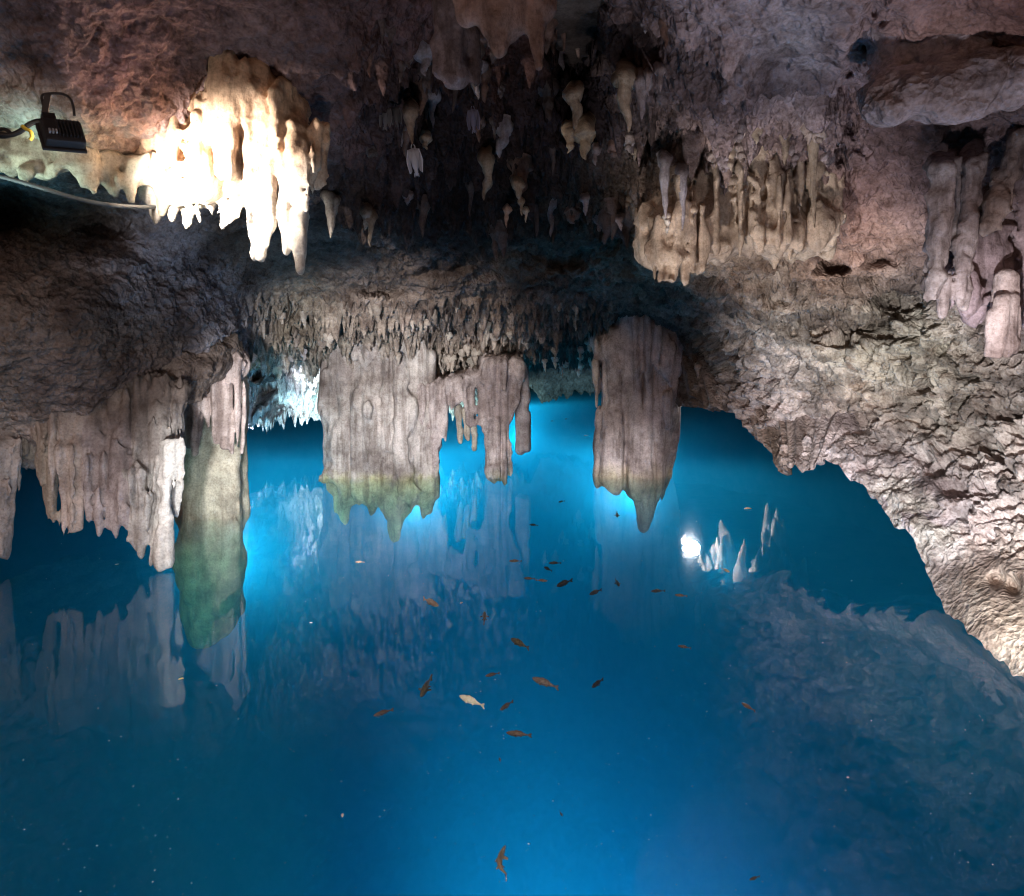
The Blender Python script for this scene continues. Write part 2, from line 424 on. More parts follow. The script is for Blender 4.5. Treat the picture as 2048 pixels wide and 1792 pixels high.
TIN = [  # rock colours, with some shade and light painted in
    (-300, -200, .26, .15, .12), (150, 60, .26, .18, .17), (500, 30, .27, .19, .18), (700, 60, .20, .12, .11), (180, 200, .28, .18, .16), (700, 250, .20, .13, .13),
    (1024, 0, .26, .13, .11), (1000, 250, .08, .055, .055), (1200, 250, .11, .08, .08), (850, 450, .10, .085, .085), (820, 150, .10, .07, .07), (1150, 60, .07, .05, .05), (1100, 480, .14, .12, .10),  # darkest tints paint the unlit middle of the ceiling
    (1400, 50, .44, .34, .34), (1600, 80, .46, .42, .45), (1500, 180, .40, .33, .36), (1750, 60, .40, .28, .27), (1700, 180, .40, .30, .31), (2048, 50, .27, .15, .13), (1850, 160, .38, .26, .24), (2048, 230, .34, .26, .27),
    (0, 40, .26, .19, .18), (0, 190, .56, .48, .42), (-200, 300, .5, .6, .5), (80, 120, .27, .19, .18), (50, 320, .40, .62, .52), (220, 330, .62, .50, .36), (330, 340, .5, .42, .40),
    (0, 450, .14, .12, .11), (200, 450, .20, .17, .15), (450, 480, .22, .20, .17), (200, 520, .34, .33, .36), (400, 560, .42, .44, .5), (470, 620, .3, .3, .33),  # bluish tints paint the lit strip on the left slope
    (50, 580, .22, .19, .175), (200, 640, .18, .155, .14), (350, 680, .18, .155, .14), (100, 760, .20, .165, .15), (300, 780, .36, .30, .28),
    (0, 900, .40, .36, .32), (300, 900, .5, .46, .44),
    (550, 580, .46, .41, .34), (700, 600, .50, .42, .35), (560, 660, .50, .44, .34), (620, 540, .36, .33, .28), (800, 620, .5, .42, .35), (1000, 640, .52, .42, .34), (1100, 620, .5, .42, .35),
    (900, 560, .22, .18, .16), (1150, 560, .26, .23, .2), (510, 730, .8, .8, .85), (560, 760, .78, .78, .84), (640, 780, .6, .66, .58), (1130, 740, .03, .025, .025), (1090, 765, .02, .02, .02), (1160, 770, .02, .02, .02), (1110, 700, .05, .045, .04), (1300, 660, .05, .04, .04),  # near-black tints paint the shade of the far recesses
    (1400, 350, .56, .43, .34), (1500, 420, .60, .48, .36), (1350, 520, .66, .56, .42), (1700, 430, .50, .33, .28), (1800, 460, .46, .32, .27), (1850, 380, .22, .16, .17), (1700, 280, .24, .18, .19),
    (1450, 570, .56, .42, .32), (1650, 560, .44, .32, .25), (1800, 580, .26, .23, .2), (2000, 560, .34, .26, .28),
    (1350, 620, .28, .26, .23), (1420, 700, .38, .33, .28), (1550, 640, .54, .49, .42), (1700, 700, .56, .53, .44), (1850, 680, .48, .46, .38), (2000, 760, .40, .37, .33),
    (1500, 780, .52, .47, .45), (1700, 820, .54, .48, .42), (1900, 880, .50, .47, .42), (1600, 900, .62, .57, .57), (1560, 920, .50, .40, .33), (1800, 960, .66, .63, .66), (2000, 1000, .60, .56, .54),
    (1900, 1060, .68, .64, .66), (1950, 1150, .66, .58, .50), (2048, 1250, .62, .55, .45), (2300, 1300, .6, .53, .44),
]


def pline(pts, x):
    p = np.array(pts, float)
    return np.interp(x, p[:, 0], p[:, 1])


def box(X, Y, x0, x1, y0, y1, s=40.0):
    """soft region mask"""
    return smooth(x0 - s, x0 + s, X) * (1 - smooth(x1 - s, x1 + s, X)) * smooth(y0 - s, y0 + s, Y) * (1 - smooth(y1 - s, y1 + s, Y))


def cells(X, Y, c, seed):
    """jittered round cells on the ground plan: height 1 at a cell's centre falling to 0, each with its own reach"""
    gx = np.floor(X / c).astype(np.int32); gy = np.floor(Y / c).astype(np.int32)
    best = np.zeros(X.shape, np.float32)
    for i in (-1, 0, 1):
        for j in (-1, 0, 1):
            a = (gx + i) & 63; b = (gy + j) & 63
            jx = _T[a, b, seed] * .5 + .5; jy = _T[b, a, seed + 1] * .5 + .5; h = _T[a, b, seed + 2] * .5 + .5
            d = np.sqrt(((gx + i + jx) * c - X) ** 2 + ((gy + j + jy) * c - Y) ** 2) / (c * (.32 + .28 * h))
            best = np.maximum(best, np.clip(1 - d, 0, 1) ** .75 * (.15 + .85 * h ** 1.6))
    return best


def pits3(X, Y, Z, c, seed, r0):
    """round pits scattered through the rock: 1 at a pit's centre, 0 outside"""
    gx = np.floor(X / c).astype(np.int32); gy = np.floor(Y / c).astype(np.int32); gz = np.floor(Z / c).astype(np.int32)
    best = np.zeros(X.shape, np.float32)
    for i in (-1, 0, 1):
        for j in (-1, 0, 1):
            for k in (-1, 0, 1):
                a = (gx + i + seed) & 63; b = (gy + j) & 63; e = (gz + k) & 63
                jx = _T[a, b, e] * .5 + .5; jy = _T[b, e, a] * .5 + .5; jz = _T[e, a, b] * .5 + .5; h = _T[a, e, b] * .5 + .5
                d2 = ((gx + i + jx) * c - X) ** 2 + ((gy + j + jy) * c - Y) ** 2 + (((gz + k + jz) * c - Z) * 1.5) ** 2
                r = c * r0 * (.35 + .9 * h * h)
                best = np.maximum(best, np.clip(1 - d2 / (r * r), 0, 1) * r)
    return best


def build_shell():
    NV, NB = 820, 60
    xs = np.concatenate([np.linspace(-660, -70, 70), np.linspace(-66, 2114, 1120), np.linspace(2122, 2760, 80)])
    NX = len(xs)
    u_ = np.arange(-660, 2761, 4.0); ker = np.exp(-np.linspace(-2.2, 2.2, 31) ** 2); ker /= ker.sum()
    ysm = np.interp(xs, u_, np.convolve(np.pad(pline(LIP, u_), 15, mode='edge'), ker, 'valid'))
    yb = pline(LIP, xs)
    yb = yb + 9 * noise(xs / 22.0, 3.0, 8.0) + 7 * noise(xs / 9.0, 1.0, 2.0)
    vs = np.linspace(0, 1, NV)
    PX = np.repeat(xs[:, None], NV, 1)
    PY = -330 + (ysm[:, None] + 330) * (vs[None] ** 0.92) + (yb - ysm)[:, None] * vs[None] ** 9
    D = np.zeros_like(PX)
    for k in range(0, NX, 200):
        D[k:k + 200] = rbf(DEP, PX[k:k + 200], PY[k:k + 200], log=True)[..., 0]
    D = D + 0.16 * fbm((PX - CX) / F * D * 1.3, D * 1.3, (HY - PY) / F * D * 1.6, 3)
    for hx, hy, rx, ry, dep in [(1690, 655, 90, 26, .55), (1790, 610, 70, 34, .5), (1670, 535, 34, 12, .35), (1640, 858, 75, 16, .45), (1690, 850, 45, 22, .4), (1550, 868, 40, 9, .3),
                                (1290, 700, 95, 60, 1.0), (1130, 520, 70, 26, .35), (1290, 250, 60, 55, .6), (1995, 1160, 22, 14, .15), (2030, 1178, 16, 16, .15),
                                (900, 640, 70, 22, .6), (760, 575, 60, 10, .4), (1700, 225, 35, 70, .5), (1740, 70, 30, 40, .3), (1320, 545, 30, 10, .2), (1500, 680, 14, 18, .2),
                                (820, 180, 70, 90, .5), (1150, 60, 60, 130, .7), (1050, 500, 120, 40, .3), (1230, 420, 60, 40, .3), (1760, 520, 30, 12, .25), (1560, 600, 26, 10, .25)]:
        g = ((PX - hx) / rx) ** 2 + ((PY - hy) / ry) ** 2
        g = g * (1 + 0.5 * noise(PX / 23.0, PY / 17.0, hx))
        D = D + dep * np.exp(-g * 1.2)
    X = (PX - CX) / F * D; Yw = D; Z = HC - (PY - HY) / F * D
    B = np.stack([X, Yw, Z], -1)
    def nrm(A):
        m = np.cross(np.gradient(A, axis=0), np.gradient(A, axis=1))
        return m / np.maximum(1e-9, np.linalg.norm(m, axis=-1, keepdims=True))
    Bs = B.copy()
    for _ in range(3):      # soften before taking the directions the relief grows in
        for ax in (0, 1):
            for st in (6,):
                Bs = (Bs + np.concatenate([np.repeat(np.take(Bs, [0], ax), st, ax), np.take(Bs, range(Bs.shape[ax] - st), ax)], ax)
                      + np.concatenate([np.take(Bs, range(st, Bs.shape[ax]), ax), np.repeat(np.take(Bs, [-1], ax), st, ax)], ax)) / 3
    N3 = nrm(Bs)
    if (N3 * (B - np.array([0, 0, HC]))).sum(-1).mean() > 0: N3 = -N3
    por = np.clip(box(PX, PY, 1400, 2900, 520, 1500, 60) + 0.6 * box(PX, PY, 1250, 1450, 560, 860, 40) + 0.7 * box(PX, PY, 700, 1250, 420, 620, 60) + .25 * box(PX, PY, 1380, 1800, -400, 300, 60), 0, 1)
    flu = np.clip(box(PX, PY, 60, 820, -400, 330, 60) + 0.5 * box(PX, PY, 800, 1400, -400, 450, 60) + 0.5 * box(PX, PY, 1300, 1800, -300, 260, 60), 0, 1)
    dri = np.clip(box(PX, PY, 480, 1230, 590, 850, 25) * (1 - .6 * box(PX, PY, 1050, 1210, 720, 900, 15)), 0, 1)
    dri2 = np.clip(box(PX, PY, 680, 1500, 40, 440, 50) + .55 * box(PX, PY, 1450, 1700, 150, 480, 40) + .3 * box(PX, PY, 1700, 2048, 230, 480, 40), 0, 1)
    slope = .35 * box(PX, PY, -700, 480, 430, 950, 40)
    sm = np.clip(box(PX, PY, 1850, 2900, 1120, 1600, 40), 0, 1)
    wx = X + 0.05 * noise(X * 7, Yw * 7, Z * 7); wz = Z + 0.05 * noise(X * 7 + 5, Yw * 7, Z * 7)
    r1 = np.abs(noise(wx * 5.0, Yw * 5.0, wz * 6)); r2 = np.abs(noise(wx * 13 + 3, Yw * 13, wz * 15)); r3 = noise(wx * 34, Yw * 34, wz * 40)
    r4 = noise(wx * 70, Yw * 70, wz * 80)
    pit = smooth(0.30, 0.60, noise(wx * 4.2 + 8, Yw * 4.2, wz * 7)) * 0.15 + smooth(0.28, 0.44, noise(wx * 9 + 8, Yw * 9, wz * 13)) * 0.09 + smooth(0.3, 0.42, noise(wx * 20 + 8, Yw * 20, wz * 26)) * 0.04
    edge = smooth(260, 60, (yb[:, None] - PY) * 1.0) if False else (1 - smooth(110, 330, yb[:, None] - PY)) * smooth(1480, 1600, PX)
    msk = por > .03
    pz = np.zeros_like(X)
    xx, yy, zz = wx[msk].astype(np.float32), Yw[msk].astype(np.float32), wz[msk].astype(np.float32)
    xx = xx + .03 * noise(xx * 22, yy * 22, zz * 22); zz = zz + .03 * noise(xx * 22 + 9, yy * 22, zz * 22)
    pz[msk] = 2.3 * pits3(xx, yy, zz, .17, 3, .50) + 2.4 * pits3(xx, yy, zz, .075, 17, .52)
    dens = smooth(-.35, .25, noise(X * 1.7 + 3, Yw * 1.7, Z * 2.2))
    porous = (0.05 * r1 + 0.02 * r2 + 0.014 * r3 + .008 * r4 - 1.0 * pit * (1 - .75 * edge)) * (1 - .25 * edge) - pz * (.35 + .65 * dens) * (1 - .6 * edge)
    fl = 0.10 * np.abs(noise(X * 5.5, Yw * 5.5, Z * 0.8)) + 0.05 * np.abs(noise(X * 14, Yw * 14, Z * 1.8)) + 0.035 * fbm(X * 12, Yw * 12, Z * 9, 3)
    gen = (0.05 * np.abs(fbm(X * 5, Yw * 5, Z * 6, 4))) * (1 - .85 * por) + .05 * por * fbm(X * 4, Yw * 4, Z * 5, 2) + 0.035 * fbm(X * 22, Yw * 22, Z * 24, 4, .6) * (1 - .45 * por)
    disp = gen * (1 - sm * 0.6) + por * (1 - sm) * porous + flu * fl + slope * (.10 * r1 + .06 * r2)
    # drip tips grow straight down wherever water drips off the roof
    cw = 0.03 * noise(X * 5, Yw * 5, Z * 5)
    sp = dri * (.20 * cells(X + cw, Yw, .085, 3) + .13 * cells(X, Yw + cw, .05, 9) + .22 * cells(X, Yw, .17, 14))
    sp2 = dri2 * (.34 * cells(X + cw, Yw, .17, 20) + .20 * cells(X, Yw + cw, .09, 26) + .12 * cells(X, Yw, .05, 31))
    sp3 = .04 * cells(X + cw, Yw, .11, 40) * (1 - por)
    fade = 1 - smooth(.985, 1.0, vs)[None]
    near = np.clip(D / 5.0, .45, 1.15)
    disp = disp * (1 - .6 * sm)
    V = B + N3 * (disp * near)[..., None]
    V[..., 2] -= (sp + sp2 + sp3) * near
    X, Yw, Z = V[..., 0], V[..., 1], V[..., 2]
    # nearest-surface map of the finished rock, for hanging things from it
    global SH
    qx = ((X / Yw * F + CX) + 700) / 5; qy = ((HC - Z) / Yw * F + HY + 400) / 5
    SH = np.full((720, 520), 99.0)
    np.minimum.at(SH, (np.clip(qx, 0, 719).astype(int).ravel(), np.clip(qy, 0, 519).astype(int).ravel()), Yw.ravel())
    # the underside that runs back from the lip
    s = np.linspace(0, 1, NB + 1)[1:]
    wl = smooth(1500, 1760, xs)                       # the right wall dips into the water
    Xl, Yl, Zl = X[:, -1], Yw[:, -1], Z[:, -1]
    back = 4.5 * (1 - wl) + 3.6 * wl
    UX = Xl[:, None] * (1 + 0.12 * s[None]) + (3.4 * wl - 2.6 * smooth(250, 330, xs) * (1 - smooth(486, 500, xs)))[:, None] * s[None]
    UY = Yl[:, None] + (back * (1 - .55 * wl))[:, None] * s[None] ** 1.15
    rise = 0.55 * (1 - wl) + 0.12 * wl + 1.3 * smooth(1290, 1360, xs) * (1 - smooth(1640, 1700, xs))
    UZ = Zl[:, None] + rise[:, None] * np.sin(s[None] * 1.57) + 0.10 * fbm(UX * 4, UY * 4, UX * 0, 4) * np.minimum(1, s[None] * 6)
    fz = np.abs(noise(UX * 9, UY * 9, 2.0)) * np.abs(noise(UX * 4, UY * 4, 6.0))
    UZ = UZ - (smooth(480, 520, xs) * (1 - wl) * (1 - smooth(1290, 1330, xs)))[:, None] * 0.30 * np.clip(fz - 0.12, 0, 1) * np.minimum(1, s[None] * 5)
    AX = np.concatenate([X, UX], 1); AY = np.concatenate([Yw, UY], 1); AZ = np.concatenate([Z, UZ], 1)
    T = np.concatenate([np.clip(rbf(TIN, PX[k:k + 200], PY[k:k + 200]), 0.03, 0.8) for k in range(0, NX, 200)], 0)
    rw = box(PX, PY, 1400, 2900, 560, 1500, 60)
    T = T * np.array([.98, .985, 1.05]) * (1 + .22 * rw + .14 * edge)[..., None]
    dark_patch = smooth(.10, .30, noise(X * 9 + 4, Yw * 9, Z * 12) * .7 + .5 * noise(X * 3.1, Yw * 3.1, Z * 4)) * rw * (1 - smooth(950, 1100, PY))
    T = T * (1 - .45 * dark_patch)[..., None]
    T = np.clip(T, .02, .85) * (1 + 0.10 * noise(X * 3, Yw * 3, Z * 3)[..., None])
    # darker patches scattered by noise over the right wall's upper part
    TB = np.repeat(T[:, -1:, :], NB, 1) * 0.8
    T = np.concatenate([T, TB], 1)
    V = np.stack([AX, AY, AZ], -1)
    n1, n2 = V.shape[:2]
    idx = np.arange(n1 * n2).reshape(n1, n2)
    q = np.stack([idx[:-1, :-1], idx[:-1, 1:], idx[1:, 1:], idx[1:, :-1]], -1).reshape(-1, 4)
    cx_ = np.repeat(xs[:-1, None], n2 - 1, 1).ravel()
    pyq = np.concatenate([PY, np.repeat(PY[:, -1:], NB, 1)], 1)[:-1, :-1].ravel()
    left = (cx_ < 492) & (pyq > 400)
    right = (cx_ > 1385) & (pyq > 560 - 0.0 * cx_)
    for nm, msk in (("cave_wall_left", left), ("cave_wall_right", right), ("cave_ceiling", ~(left | right))):
        f = q[msk]
        us = np.unique(f); rm = np.full(n1 * n2, -1); rm[us] = np.arange(len(us))
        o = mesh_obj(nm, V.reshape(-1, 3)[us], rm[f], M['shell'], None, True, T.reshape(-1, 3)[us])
        tag(o, kind='structure')


build_shell()


def dlook(x, y):
    """real distance of the rock surface behind a photo position"""
    i = int(np.clip((x + 700) / 5, 1, 718)); j = int(np.clip((y + 400) / 5, 1, 518))
    w = SH[i - 1:i + 2, j - 1:j + 2]; w = w[w < 90]
    return float(np.median(w)) if len(w) else 9.0


# outer rock mass that closes the chamber at the sides, the far end and overhead
def outer():
    pth = [(-9, -3.2), (-10, 2), (-11, 8), (-12, 16), (-11, 26), (-6, 32), (0, 33), (6, 32), (11, 26), (12, 16), (10, 8), (8, 2), (7, -3.2)]
    n = 160
    t = np.linspace(0, len(pth) - 1, n)
    p = np.array(pth, float)
    bx = np.interp(t, range(len(p)), p[:, 0]); by = np.interp(t, range(len(p)), p[:, 1])
    zs = np.linspace(-10.0, 5.0, 80)
    X = bx[:, None] + 0 * zs; Y = by[:, None] + 0 * zs; Z = zs[None] + 0 * X
    k = 0.5 * fbm(X, Y, Z * 1.2, 4)
    X = X * (1 + k * 0.06); Y = Y + k
    V = np.stack([X, Y, Z], -1).reshape(-1, 3)
    idx = np.arange(n * 80).reshape(n, 80)
    q = np.stack([idx[:-1, :-1], idx[:-1, 1:], idx[1:, 1:], idx[1:, :-1]], -1).reshape(-1, 4)
    o = mesh_obj("cave_outer_wall", V, q, M['bed'], None, True, (0.12, 0.10, 0.09)); tag(o, kind='structure')
    gx, gy = np.meshgrid(np.linspace(-15, 15, 120), np.linspace(-3.2, 34, 150), indexing='ij')
    gz = 3.55 + 0.15 * fbm(gx, gy, gx * 0, 4) + 0.02 * gy
    V = np.stack([gx, gy, gz], -1).reshape(-1, 3)
    idx = np.arange(120 * 150).reshape(120, 150)
    q = np.stack([idx[:-1, :-1], idx[:-1, 1:], idx[1:, 1:], idx[1:, :-1]], -1).reshape(-1, 4)
    o = mesh_obj("cave_roof", V, q, M['bed'], None, True, (0.16, 0.13, 0.12)); tag(o, kind='structure')
    # bed of the pool: boulders and ledges in clear water
    gx, gy = np.meshgrid(np.linspace(-13, 13, 260), np.linspace(-4.0, 33.5, 360), indexing='ij')
    gz = -8.0 + 1.2 * fbm(gx * 0.6, gy * 0.6, gx * 0, 5) + 0.35 * np.abs(fbm(gx * 2.2, gy * 2.2, gx * 0, 4))
    V = np.stack([gx, gy, gz], -1).reshape(-1, 3)
    idx = np.arange(260 * 360).reshape(260, 360)
    q = np.stack([idx[:-1, :-1], idx[:-1, 1:], idx[1:, 1:], idx[1:, :-1]], -1).reshape(-1, 4)
    o = mesh_obj("pool_bed", V, q, M['bed'], None, True, (0.22, 0.25, 0.25)); tag(o, kind='structure')


outer()


# ---------------------------------------------------------------- water
def water():
    m = bpy.data.materials.new("clear_blue_water"); m.use_nodes = True
    nt = m.node_tree; N = nt.nodes; L = nt.links
    for n in list(N): N.remove(n)
    out = N.new("ShaderNodeOutputMaterial")
    fr = N.new("ShaderNodeFresnel"); fr.inputs[0].default_value = 1.31
    cap = N.new("ShaderNodeMath"); cap.operation = 'MINIMUM'; cap.inputs[1].default_value = 0.21; L.new(fr.outputs[0], cap.inputs[0])
    tr = N.new("ShaderNodeBsdfTransparent")
    g1 = N.new("ShaderNodeBsdfGlossy"); g1.inputs["Roughness"].default_value = 0.0
    mx = N.new("ShaderNodeMixShader")
    tcn = N.new("ShaderNodeTexCoord")
    nz = N.new("ShaderNodeTexNoise"); nz.inputs["Scale"].default_value = 3.0; nz.inputs["Detail"].default_value = 2
    L.new(tcn.outputs["Object"], nz.inputs["Vector"])
    bp = N.new("ShaderNodeBump"); bp.inputs["Strength"].default_value = 0.02; bp.inputs["Distance"].default_value = 0.05
    L.new(nz.outputs[0], bp.inputs["Height"])
    L.new(bp.outputs[0], g1.inputs["Normal"]); 
    g2 = N.new("ShaderNodeBsdfGlossy"); g2.inputs["Roughness"].default_value = 0.10
    gm = N.new("ShaderNodeMixShader"); gm.inputs[0].default_value = 0.03
    L.new(g1.outputs[0], gm.inputs[1]); L.new(g2.outputs[0], gm.inputs[2])
    L.new(cap.outputs[0], mx.inputs[0]); L.new(tr.outputs[0], mx.inputs[1]); L.new(gm.outputs[0], mx.inputs[2])
    L.new(mx.outputs[0], out.inputs["Surface"])
    ab = N.new("ShaderNodeVolumeAbsorption"); ab.inputs["Color"].default_value = (0.0, 0.64, 0.80, 1); ab.inputs["Density"].default_value = 0.30
    vs = N.new("ShaderNodeVolumeScatter"); vs.inputs["Color"].default_value = (0.02, 0.51, 0.84, 1); vs.inputs["Density"].default_value = 0.12
    ad = N.new("ShaderNodeAddShader"); L.new(ab.outputs[0], ad.inputs[0]); L.new(vs.outputs[0], ad.inputs[1])
    L.new(ad.outputs[0], out.inputs["Volume"])
    x0, x1, y0, y1, z0 = -16, 16, -4.5, 36, -11.0
    v = [(x0, y0, z0), (x1, y0, z0), (x1, y1, z0), (x0, y1, z0), (x0, y0, 0), (x1, y0, 0), (x1, y1, 0), (x0, y1, 0)]
    f = [(0, 3, 2, 1), (4, 5, 6, 7), (0, 1, 5, 4), (1, 2, 6, 5), (2, 3, 7, 6), (3, 0, 4, 7)]
    o = mesh_obj("water", v, f, m, None, False)
    tag(o, kind='structure')


water()

# ---------------------------------------------------------------- big formations
def wl_tint(z0, z1, col):
    return (lambda x, y, z: 1 - smooth(z0, z1, z + 0.10 * noise(x * 6, y * 6, z * 4) + .07 * noise(x * 17, y * 17, z * 9) + .03 * noise(x * 40, y * 40, z * 30)), col)


# left pillar: a smooth block standing in the water, with a fluted slab hanging over it
D1 = 6.15
formation("rock_pillar", [c3(425, 690, 422, 1215, 62, 62, D1 + .25, D1 + .25), c3(455, 700, 455, 1210, 34, 28, D1 + .1, D1 + .1), c3(392, 930, 396, 1150, 36, 34, D1 + .15, D1 + .15)],
          0.022, M['pale'], (.62, .57, .47), "smooth tan pillar at left standing in the water below a fluted slab", "rock pillar", k=.06, warp=.08, flute=.02, rough=.07, rf=3.0, slit=.05, ff=4,
          tint2=wl_tint(-.45, -.02, (.50, .60, .36)))
sl = [c3(352, 750, 352, 905, 14, 9, 5.75), c3(372, 740, 372, 890, 15, 12, 5.75), c3(395, 740, 392, 905, 14, 10, 5.7), c3(414, 730, 412, 880, 14, 10, 5.68),
      c3(434, 720, 430, 886, 13, 9, 5.68), c3(452, 715, 450, 892, 12, 10, 5.68), c3(470, 715, 468, 905, 13, 8, 5.72), c3(484, 725, 483, 905, 9, 6, 5.8), c3(360, 780, 470, 730, 40, 30, 5.85)]
formation("flowstone_slab", sl, 0.014, M['flow'], (.58, .49, .47), "fluted brownish slab hanging against the top of the left pillar", "flowstone", k=.02, warp=.02, flute=.03, ff=12, rough=.03, root=770, slit=.06)

# left curtain: broad hanging fingers
D0 = 4.62


def finger(name, cols, label, tint, vox=0.012, **kw):
    pass
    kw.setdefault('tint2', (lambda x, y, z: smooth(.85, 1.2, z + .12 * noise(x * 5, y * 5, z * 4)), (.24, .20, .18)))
    return formation(name, cols, vox, M['pale'], tint, label, "stalactite", k=.03, warp=.03, flute=.04, ff=21, rough=.03, rf=14, drip=9, group="thick stalactites of the left curtain", **kw)


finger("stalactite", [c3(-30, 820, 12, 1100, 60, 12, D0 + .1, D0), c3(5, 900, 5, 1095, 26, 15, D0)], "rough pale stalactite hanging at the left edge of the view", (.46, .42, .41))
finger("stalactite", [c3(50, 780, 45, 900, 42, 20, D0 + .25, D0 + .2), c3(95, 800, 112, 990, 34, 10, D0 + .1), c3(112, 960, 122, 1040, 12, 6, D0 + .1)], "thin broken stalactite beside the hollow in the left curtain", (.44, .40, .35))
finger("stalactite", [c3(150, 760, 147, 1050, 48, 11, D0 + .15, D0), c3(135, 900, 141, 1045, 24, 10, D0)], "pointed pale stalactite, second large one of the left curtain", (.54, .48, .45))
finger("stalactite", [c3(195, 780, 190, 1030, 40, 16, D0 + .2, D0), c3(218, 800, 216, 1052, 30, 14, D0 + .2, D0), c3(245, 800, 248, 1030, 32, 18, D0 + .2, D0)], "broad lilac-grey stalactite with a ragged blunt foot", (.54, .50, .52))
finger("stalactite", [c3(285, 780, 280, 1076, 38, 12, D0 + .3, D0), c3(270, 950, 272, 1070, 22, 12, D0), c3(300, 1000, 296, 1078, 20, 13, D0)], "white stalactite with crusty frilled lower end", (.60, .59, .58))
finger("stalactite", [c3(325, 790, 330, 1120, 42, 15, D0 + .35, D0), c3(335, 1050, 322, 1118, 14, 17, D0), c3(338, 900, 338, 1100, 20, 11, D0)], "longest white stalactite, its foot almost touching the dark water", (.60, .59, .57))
formation("flowstone_bulge", [c3(-120, 740, 330, 740, 100, 84, D0 + .42, D0 + .75), c3(-60, 830, 310, 812, 50, 40, D0 + .25, D0 + .38), c3(330, 740, 430, 700, 66, 40, D0 + .8, 5.8)], 0.018, M['shell'], (.25, .205, .185),
          "dark brown bulge of rock that the left curtain hangs from", "flowstone", k=.10, warp=.10, flute=.0, rough=.13, rf=5.5)

# second pillar with toothed base under water
D2 = 8.45
pr = [c3(690, 700, 690, 950, 44, 40, D2), c3(740, 690, 745, 960, 52, 48, D2), c3(800, 700, 805, 955, 44, 46, D2), c3(838, 720, 842, 960, 26, 26, D2 - .05), c3(866, 780, 866, 985, 12, 11, D2),
      c3(690, 950, 690, 1055, 38, 9, D2), c3(745, 950, 752, 1010, 34, 10, D2), c3(795, 960, 792, 1072, 26, 13, D2), c3(842, 960, 843, 1030, 30, 10, D2), c3(668, 760, 672, 955, 18, 22, D2 + .1)]
formation("rock_pillar", pr, 0.024, M['flow'], (.66, .62, .60), "wide fluted pillar left of the middle with toothed base under water", "rock pillar", k=.07, warp=.10, flute=.05, ff=7, rough=.075, rf=4.5, drip=16, root=740, slit=.08,
          tint2=wl_tint(-.12, .10, (.70, .72, .42)))

# hanging drapery beside it
D3 = 8.3
cur = [(846, 775, 868, 10), (866, 775, 950, 9), (884, 775, 870, 9), (896, 775, 846, 8), (905, 770, 842, 7), (922, 765, 800, 8), (932, 765, 842, 9), (944, 762, 848, 8), (956, 758, 842, 8)]
prims = [c3(a, b, a, c, w, w * .7, D3) for a, b, c, w in cur] + [c3(845, 782, 1035, 740, 16, 22, D3 + .05)]
prims += [c3(980, 735, 982, 950, 18, 13, D3), c3(1003, 735, 1003, 952, 18, 14, D3), c3(1020, 740, 1016, 945, 12, 8, D3 + .03), c3(1030, 735, 1032, 800, 14, 9, D3 + .1)]
formation("flowstone_curtain", prims, 0.018, M['flow'], (.68, .61, .61), "grey-lilac curtain with two openings and one leg reaching the water", "flowstone", k=.03, warp=.04, flute=.04, ff=13, rough=.035, rf=9, drip=12, root=790, slit=.05,
          tint2=wl_tint(-.1, .15, (.5, .5, .32)))
formation("stalactite", [c3(1046, 790, 1040, 900, 15, 10, D3 + .2), c3(1054, 830, 1054, 898, 9, 8, D3 + .2), c3(1050, 740, 1050, 800, 8, 12, D3 + .2)], 0.014, M['pale'], (.62, .58, .60), "short pale stalactite hanging right of the grey-lilac curtain", "stalactite", k=.02, warp=.02, flute=.02, rough=.01)
for (a, b, c, w), wh in zip([(918, 845, 885, 9), (932, 850, 878, 8), (947, 850, 896, 8)], ("left", "middle", "right and longest")):
    formation("stalactite", [c3(a, b - 30, a, c, w, w * .5, D3 + .35)], 0.012, M['pale'], (.7, .64, .55), wh + " of the three white stubs in the curtain's opening", "stalactite", k=.02, warp=.03, flute=.01, rough=.02, group="white stubs in the curtain opening")

# right pillar
D4 = 8.5
pr = [c3(1232, 690, 1228, 950, 38, 34, D4), c3(1285, 660, 1275, 955, 54, 40, D4), c3(1335, 650, 1310, 955, 44, 34, D4), c3(1360, 660, 1330, 940, 24, 14, D4 + .1), c3(1300, 620, 1300, 700, 84, 84, D4 + .45, D4 + .2),
      c3(1225, 950, 1222, 968, 28, 16, D4), c3(1295, 950, 1290, 1045, 36, 15, D4), c3(1325, 950, 1318, 1000, 18, 10, D4 + .05)]
formation("rock_pillar", pr, 0.022, M['flow'], (.58, .53, .53), "dark-topped pillar right of the middle, grooved down to the waterline", "rock pillar", k=.05, warp=.06, flute=.06, ff=6.5, rough=.05, rf=5, root=700, slit=.13,
          tint2=wl_tint(-.15, .2, (.62, .58, .42)))
formation("stalactite", [c3(1190, 725, 1191, 765, 8, 7, 8.3), c3(1193, 765, 1194, 815, 6, 4, 8.3)], 0.012, M['pale'], (.6, .54, .5), "thin pale slab on the left edge of the right pillar", "stalactite", k=.02, warp=.01, flute=.01, rough=.01)

